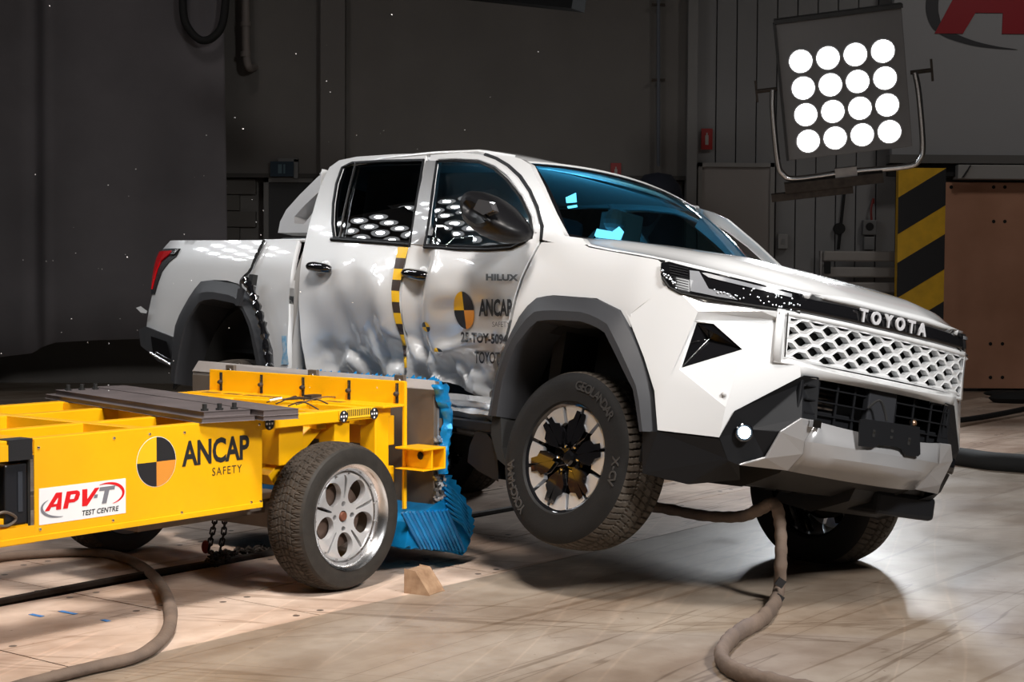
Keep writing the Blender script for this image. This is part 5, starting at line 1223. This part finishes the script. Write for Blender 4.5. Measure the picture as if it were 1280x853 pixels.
# wheels
tt = tyre_mb(.392, .265, .238, tread_truck)
def truck_wheel(name, c, face, rot, detail=True):
    w = empty(name, c, rot, parent=trk)
    shared_part('tyre', tt, M_rubber, w)
    MB().lathe([(.10, .235), (-.09, .215), (-.118, .238), (-.125, .242), (-.118, .232), (-.095, .212)], 72).build('rim_barrel', M_gloss, w, smooth=True, angle=40)
    MB().lathe([(-.03, 0), (-.03, .16), (.02, .16)], 40).build('brake_disc', M_rail, w, smooth=True)
    for k in range(6):                      # six twin spokes in gloss black
        a = 2*PI*k/6+.26
        for d_ in (-1, 1):
            a1 = a+d_*.10; a2 = a+d_*.25
            A = Vector((math.cos(a1)*.045, -.065, math.sin(a1)*.045)); B = Vector((math.cos(a1)*.19, -.095, math.sin(a1)*.19))
            MB().beam(A, B, .034, .028, up=(0, 1, 0)).build('spoke', M_gloss, w, bevel=.005)
        MB().prism([(r*math.cos(a+t), r*math.sin(a+t)) for r, t in ((.070, .16), (.12, .38), (.158, .33), (.172, .17), (.208, .13), (.208, .045), (.165, .035), (.085, .02))], 'y', -.120, -.095).build('spoke_cover', M_gloss, w, bevel=.004)
        MB().prism([(r*math.cos(a-t), r*math.sin(a-t)) for r, t in ((.085, .02), (.165, .035), (.208, .045), (.208, .13), (.172, .17), (.158, .33), (.12, .38), (.070, .16))], 'y', -.120, -.095).build('spoke_cover', M_gloss, w, bevel=.004)
    for k in range(12):                     # machined facets round the edge
        a = 2*PI*k/12+.26+PI/12; pts = [(.150, 0), (.160, -.20), (.228, -.225), (.230, -.11), (.231, 0), (.230, .11), (.228, .225), (.160, .20)]
        Q = [(r*math.cos(a+t), r*math.sin(a+t)) for r, t in pts]; n6 = len(Q)
        vs = [(x, -.108-.12*(math.hypot(x, z)-.155), z) for x, z in Q]+[(x, -.085, z) for x, z in Q]
        MB().add(vs, [tuple(range(n6)), tuple(range(2*n6-1, n6-1, -1))]+[(i, (i+1) % n6, (i+1) % n6+n6, i+n6) for i in range(n6)]).build('machined_facet', mat('machined_alloy', (.74, .77, .82), .32, .7), w)
    MB().lathe([(-.108, 0), (-.108, .024), (-.100, .034), (-.06, .040)], 24).build('centre_cap', M_gloss, w, smooth=True, angle=30)
    MB().lathe([(-.05, .085), (-.075, .075), (-.075, .03)], 30).build('hub', M_gloss, w, smooth=True)
    for k in range(6):
        a = 2*PI*k/6+.0; MB().lathe([(-.105, 0), (-.103, .009), (-.085, .011), (-.07, .011)], 8, (.060*math.cos(a), 0, .060*math.sin(a))).build('lug_nut', M_chrome, w, smooth=True)
    return w
steer = math.radians(5)
wf = truck_wheel('front_wheel', on(703, 573, 'y', -.90)+Vector((0, .125, 0)), -1, Matrix.Rotation(steer, 3, 'Z') @ Matrix.Rotation(math.radians(-2), 3, 'X'))
truck_wheel('front_wheel', (0.02, .79, .31), 1, Matrix.Rotation(PI+steer, 3, 'Z') @ Matrix.Rotation(math.radians(-8), 3, 'X'))
truck_wheel('rear_wheel', (-3.10, -.79, .17), -1, Matrix.Rotation(math.radians(9), 3, 'X'))
truck_wheel('rear_wheel', (-3.085, .79, .31), 1, Matrix.Rotation(PI, 3, 'Z') @ Matrix.Rotation(math.radians(-8), 3, 'X'))
# tyre lettering around the near front sidewall
for word, a_c, stp in (('GEOLANDAR', math.radians(62), .098), ('X-CV', math.radians(-5), .09), ('YOKOHAMA', math.radians(212), .10)):
    n = len(word)
    for i, chx in enumerate(word):
        a = a_c-(i-(n-1)/2)*stp; me = text_mesh(chx, .056, bold=.001, ext=.0015); me.materials.clear(); me.materials.append(mat('sidewall_letter', (.045, .043, .042), .35)); o = bpy.data.objects.new('sidewall_letter', me); col.objects.link(o); o.parent = wf
        r_ = .318; R_ = Vector((math.cos(a), 0, math.sin(a))); o.matrix_local = frame4(Vector((R_.x*r_, -.1400, R_.z*r_)), (math.sin(a), 0, -math.cos(a)), R_)
# mirrors
def mirror_mb(s_):
    m_ = empty('door_mirror', (-.50, s_*.90, 1.28), None, parent=trk)
    q = lambda px, py, y: on(px, py, 'y', y)-Vector((-.50, -.90, 1.28))
    def Q(L, y): return [(p.x, p.z) for p in (q(a, b, y) for a, b in L)]
    shell = [(597, 262), (599, 250), (606, 244), (620, 247), (635, 256), (650, 271), (659, 284), (657, 292), (645, 296), (628, 297), (612, 288), (601, 277)]
    c = q(627, 272, -1.04); vs = []; rows = [(-.99, .95, 0), (-1.03, 1.13, 0), (-1.12, 1.10, .004), (-1.18, .88, .01), (-1.205, .5, .012)]
    V = []; n = len(shell)
    for (y, k, dx) in rows:
        for (a, b) in shell:
            p = q(a, b, -1.04); V.append((c.x+(p.x-c.x)*k+dx, (y+.90)*(1 if s_ < 0 else -1), c.z-.01+(p.z-c.z)*k*1.12))
    F = [(i*n+j, i*n+(j+1) % n, (i+1)*n+(j+1) % n, (i+1)*n+j) for i in range(4) for j in range(n)]+[tuple(range(n)), tuple(range(5*n-1, 4*n-1, -1))]
    MB().add(V, F).build('mirror_shell', mat('mirror_black', (.005, .005, .006), .42, spec=.3), m_, smooth=True, angle=180, sub=1)
    if s_ < 0:
        MB().prism(Q([(602, 262), (606, 254), (618, 256), (621, 264), (612, 268)], -1.20), 'y', -.335, -.30).build('indicator', mat('indicator_grey', (.08, .08, .085), .15, .3, 1), m_, bevel=.01)
    MB().beam((.04, s_*.02, -.01), (.00, s_*.20, .0), .07, .035).build('mirror_arm', M_trim, m_, bevel=.01)
    MB().beam((.03, s_*.02, .02), (-.10, s_*.06, .02), .02, .05).build('mirror_foot', M_alloy2, m_, bevel=.01)
mirror_mb(-1); mirror_mb(1)
# door handles
def handle(px, py):
    P = side(px, py, 0); h = empty('door_handle', P, None, parent=trk)
    MB().sphere((0, 0.002, 0), .055, 20, 10, (1.15, .16, .95)).build('handle_cup', M_grey_paint if False else M_white, h, smooth=True)
    L = [(-.095, -.018, .004), (-.085, -.038, .006), (-.03, -.048, .004), (.04, -.046, -.002), (.085, -.034, -.004), (.095, -.016, -.006)]
    MB().tube(smooth_path(L, 4), [.020+.013*math.sin(PI*i/20) for i in range(21)], 10, flat=.9).build('grip', M_gloss, h, smooth=True)
handle(405, 336.5); handle(526, 345.5)
# tape with yellow and black squares down the B pillar
tp = [(504, 309), (500, 327), (496.5, 345), (494, 362), (494.5, 380), (497, 397), (501, 413), (504.5, 428), (506, 440), (506.5, 450), (507, 460)]
TPth = resample([Vector((a, b, 0)) for a, b in tp], 45); wdt = lambda i: interp(i, [0, 16, 28, 33, 44], [6.5, 5, 4.2, 2.2, 1.6])
for k in range(11):
    mb = MB(); rows = []
    for i in range(4*k, 4*k+5):
        p = TPth[i]; w_ = wdt(i); rows.append([side(p.x+dx, p.y+dx*.05, .007) for dx in (-w_, 0, w_)])
    vs = [v for r in rows for v in r]; mb.add(vs, [(i*3+j, i*3+j+1, i*3+j+4, i*3+j+3) for i in range(4) for j in range(2)])
    mb.build('tape_square', M_yel_tape if k % 2 == 0 else mat('tape_dark', (.05, .035, .03), .5), trk)
# prints on the dented door
def door_print(name, txt, px, py, h, m, bold=0, sx=1, spacing=1, skew=0, px2=None, parent=None):
    me = text_mesh(txt, 1, bold=bold, spacing=spacing, align='LEFT'); bm = bmesh.new(); bm.from_mesh(me); bpy.data.meshes.remove(me)
    bmesh.ops.triangulate(bm, faces=bm.faces)
    for _ in range(3):
        es = [e for e in bm.edges if e.calc_length() > .18]
        if es: bmesh.ops.subdivide_edges(bm, edges=es, cuts=1); bmesh.ops.triangulate(bm, faces=[f for f in bm.faces if len(f.verts) > 3])
    w_ = max(v.co.x for v in bm.verts)
    for v in bm.verts:
        u, q = v.co.x/w_, v.co.y
        X = px+(px2-px)*u; Y = py+skew*u*(px2-px)-q*h/.7
        P = side(X, Y, .009); v.co = P
    out = bpy.data.meshes.new(name); bm.to_mesh(out); bm.free(); out.materials.append(m)
    o = bpy.data.objects.new(name, out); col.objects.link(o); o.parent = trk; return o
door_print('model_lettering', 'HILUX', 607, 347, 7.5, M_print_k, .05, px2=648, skew=.02)
door_print('door_lettering', 'ANCAP', 599, 386, 20, M_print_k, .035, px2=640, skew=.0)
door_print('door_lettering', 'SAFETY', 615, 406, 6.5, M_print_k, -.005, px2=637)
door_print('door_lettering', '25-TOY-5094', 576, 422, 11.5, M_print_k, .04, px2=634, skew=.06)
door_print('door_lettering', 'TOYOTA', 593, 448, 14, M_print_k, .02, px2=631, skew=.02)
def door_disc(cx, cy, rx, ry, tilt, ms, name='door_emblem', gap=0):
    par = None; n = 12
    for k in range(4):
        vs = [side(cx, cy, .005)]; fs = []; R3 = 4
        for r in range(1, R3+1):
            for i in range(n+1):
                a = PI/2*k+PI/2*i/n; x = rx*r/R3*math.cos(a); y = -ry*r/R3*math.sin(a); vs.append(side(cx+x+tilt*y, cy+y, .005))
        for i in range(n): fs.append((0, 1+i, 2+i))
        for r in range(R3-1):
            for i in range(n): a0 = 1+r*(n+1)+i; fs.append((a0, a0+n+1, a0+n+2, a0+1))
        MB().add(vs, fs).build(name, ms[k], trk, smooth=True)
MY = MATS['emblem_yellow']
door_disc(580, 388, 12.5, 23.5, .12, [M_print_k, MY, M_print_k, M_print_o])
door_disc(532.5, 409, 4.6, 6.2, .3, [MY, M_print_k, MY, M_print_k], 'small_target')
door_disc(548, 440, 5, 5, .5, [M_print_k, MY, M_sticker, M_sticker], 'small_target')
# cable taped to the tray side and arch, scuffed blue paint
cp = [side(a, b, .012) for a, b in ((330, 300), (326, 308), (319, 322), (313, 338), (306, 345), (301, 352), (302, 362), (308, 372), (316, 382), (320, 395))]
MB().tube(smooth_path(cp, 6), .008, 6).build('taped_cable', M_dark, trk, smooth=True)
cp = [side(a, b, .02) for a, b in ((331, 301), (323, 318), (317, 330), (310, 341), (305, 356))]; MB().tube(smooth_path(cp, 6), .005, 6).build('taped_cable', M_dark, trk, smooth=True)
cp = [side(a, b, .07, False) for a, b in ((306, 350), (314, 362), (322, 385), (329, 410), (334, 440), (337, 465))]
MB().tube(smooth_path(cp, 6), [.022+.008*math.sin(i*2.3) for i in range(31)], 8).build('arch_cable_bundle', M_gloss, trk, smooth=True)
MB().box(side(316, 350, .05), (.05, .03, .06)).build('cable_clip', M_dark, trk); MB().box(side(300, 372, .06), (.05, .02, .10)).build('tape_tab', M_flare, trk)
near_panel('blue_scuff', [(352, 420), (358, 420), (361, 456), (351, 456), (354, 440)], mat('blue_scuff_paint', (.10, .38, .62), .5, c2=(.5, .6, .68), scale=40), off=.006, lip=0)
wp = [on(a, b, 'y', -.95) for a, b in ((170, 385), (176, 383), (184, 389), (183, 392), (176, 391))]; MB().add([p+Vector((0, 0, 0)) for p in wp], [(0, 1, 2, 3, 4)]).build('loose_flap', M_white, trk)

# ---- interior
M_int = mat('interior_grey', (.05, .055, .06), .8); M_seat = mat('seat_fabric', (.035, .036, .04), .9, var=.3); M_bag = mat('airbag_cloth', (.50, .52, .54), .85, bump=.3, bscale=12)
MB().bb((-.80, -.68, .95), (-.42, .68, 1.16)).bb((-.62, -.70, 1.10), (-.40, .70, 1.22)).build('dashboard', M_int, trk, bevel=.04)
for y in (-.37, .37):
    for x0 in (-1.45, -2.25):
        s = empty('seat', (x0, y, .62), None, parent=trk)
        MB().bb((-.25, -.25, 0), (.25, .25, .18)).build('cushion', M_seat, s, bevel=.05)
        MB().prism([(-.25, .1), (-.12, .12), (-.28, .78), (-.40, .76)], 'y', -.24, .24).build('seat_back', M_seat, s, bevel=.04)
        MB().bb((-.42, -.13, .80), (-.31, .13, 1.0)).build('headrest', M_seat, s, bevel=.04)
sw = empty('steering_wheel', (-.88, -.37, 1.07), Matrix.Rotation(math.radians(60), 3, 'Y'), parent=trk)
MB().lathe([(0+.016*math.cos(t), .18+.016*math.sin(t)) for t in [2*PI*i/8 for i in range(8)]], 28, ax='z', close=True).build('wheel_rim', M_trim, sw, smooth=True); MB().lathe([(0, 0), (0, .07), (-.05, .05)], 16, ax='z').build('wheel_hub', M_trim, sw, smooth=True); MB().bb((-.17, -.02, -.02), (.17, .02, 0)).build('wheel_spoke', M_trim, sw)
for y_, nm in ((-.55, 'curtain_airbag'),):
    def bag(u, v, y_=y_): 
        x = -2.45+1.55*u; z = 1.70-.42*v-.05*u*(1-v); th = .03+.035*abs(math.sin(u*PI*6))*math.sin(PI*v); return (x, y_+(th if y_ < 0 else -th)*(-1), z)
    MB().grid(bag, linsp(0, 1, 50), linsp(0, 1, 10)).build(nm, M_bag, trk, smooth=True, angle=180)
# driver dummy (head, shoulders) behind the airbag
dm = empty('test_dummy', (-1.50, -.37, .80), None, parent=trk); M_sk = mat('dummy_vinyl', (.30, .22, .12), .6)
MB().sphere((-.05, 0, .72), .10, 16, 10, (.95, .8, 1.2)).build('head', M_sk, dm, smooth=True); MB().tube([(-.04, 0, .5), (-.05, 0, .66)], .055, 12).build('neck', M_dark, dm, smooth=True)
MB().sphere((-.03, 0, .36), .2, 16, 10, (.7, 1.05, 1.1)).build('torso', mat('dummy_shirt', (.10, .10, .11), .8), dm, smooth=True)
# recording gear on the dash lit in blue
cam_r = empty('camera_rig', (-.90, .02, 1.38), None, parent=trk)
MB().box((0, .0, .10), (.16, .16, .15)).sphere((.06, -.10, .12), .06, 12, 8).build('camera_body', M_dark, cam_r, smooth=False, bevel=.01)
MB().tube([(0, -.16, .05), (.02, -.22, -.0), (.0, -.16, -.06)], .012, 8).build('cable', M_dark, cam_r); MB().bb((-.05, -.28, -.10), (.05, -.2, .0)).build('bracket', M_dark, cam_r, bevel=.01)
M_lamp = mat('blue_led_panel', (.6, .8, .9), .5, emit=(.25, .72, 1), estr=1.6)
a_ = on(768, 290, 'x', -.75); MB().add([on(*q, 'x', -.75) for q in ((743, 294), (746, 286), (768, 290), (770, 300), (745, 297))], [(0, 1, 2, 3, 4)]).add([on(*q, 'x', -.76) for q in ((766, 289), (774, 283), (780, 290), (776, 300), (768, 300))], [(0, 1, 2, 3, 4)]).build('led_panel', M_lamp, trk)
MB().add([on(*q, 'x', -1.0) for q in ((707, 247), (720, 241), (721, 253), (708, 254))], [(0, 1, 2, 3)]).add([on(*q, 'x', -1.0) for q in ((709, 258), (721, 256), (722, 259), (710, 261))], [(0, 1, 2, 3)]).build('led_panel', M_lamp, trk)
l = bpy.data.lights.new('cabin_light', 'AREA'); l.energy = 7; l.color = (.15, .62, 1); l.size = .35; l.shape = 'SQUARE'
o = bpy.data.objects.new('cabin_light', l); col.objects.link(o); o.parent = trk; o.location = (-.95, -.15, 1.30); o.rotation_euler = (PI, 0, 0)
MB().grid(lambda x, y: (x, y, roof(x, y)[2]-.05), linsp(-2.6, -1.0, 8), linsp(-.58, .58, 9)).build('roof_lining', mat('lining_grey', (.42, .43, .44), .9), trk, smooth=True)

# ---- flying debris: paint flakes and glass crumbs thrown from the crash
rd_ = random.Random(11); db = MB()
for i in range(260):
    y = rd_.uniform(7.0, 13); x = rd_.uniform(-2.6, .6) if i % 3 else rd_.uniform(-3.5, 1.5); z = rd_.uniform(.15, 2.6)*(1 if i % 2 else .6); s = rd_.uniform(.002, .006)*y/9
    db.box((x, y, z), (s, s*.3, s*rd_.uniform(.5, 1.5)), Euler((rd_.random()*3, rd_.random()*3, rd_.random()*3)).to_matrix())
tag(db.build('flying_debris', mat('flake_white', (.8, .78, .76), .4)), 'tiny white paint and glass flakes flying in the air around the crash', 'debris', kind='stuff')
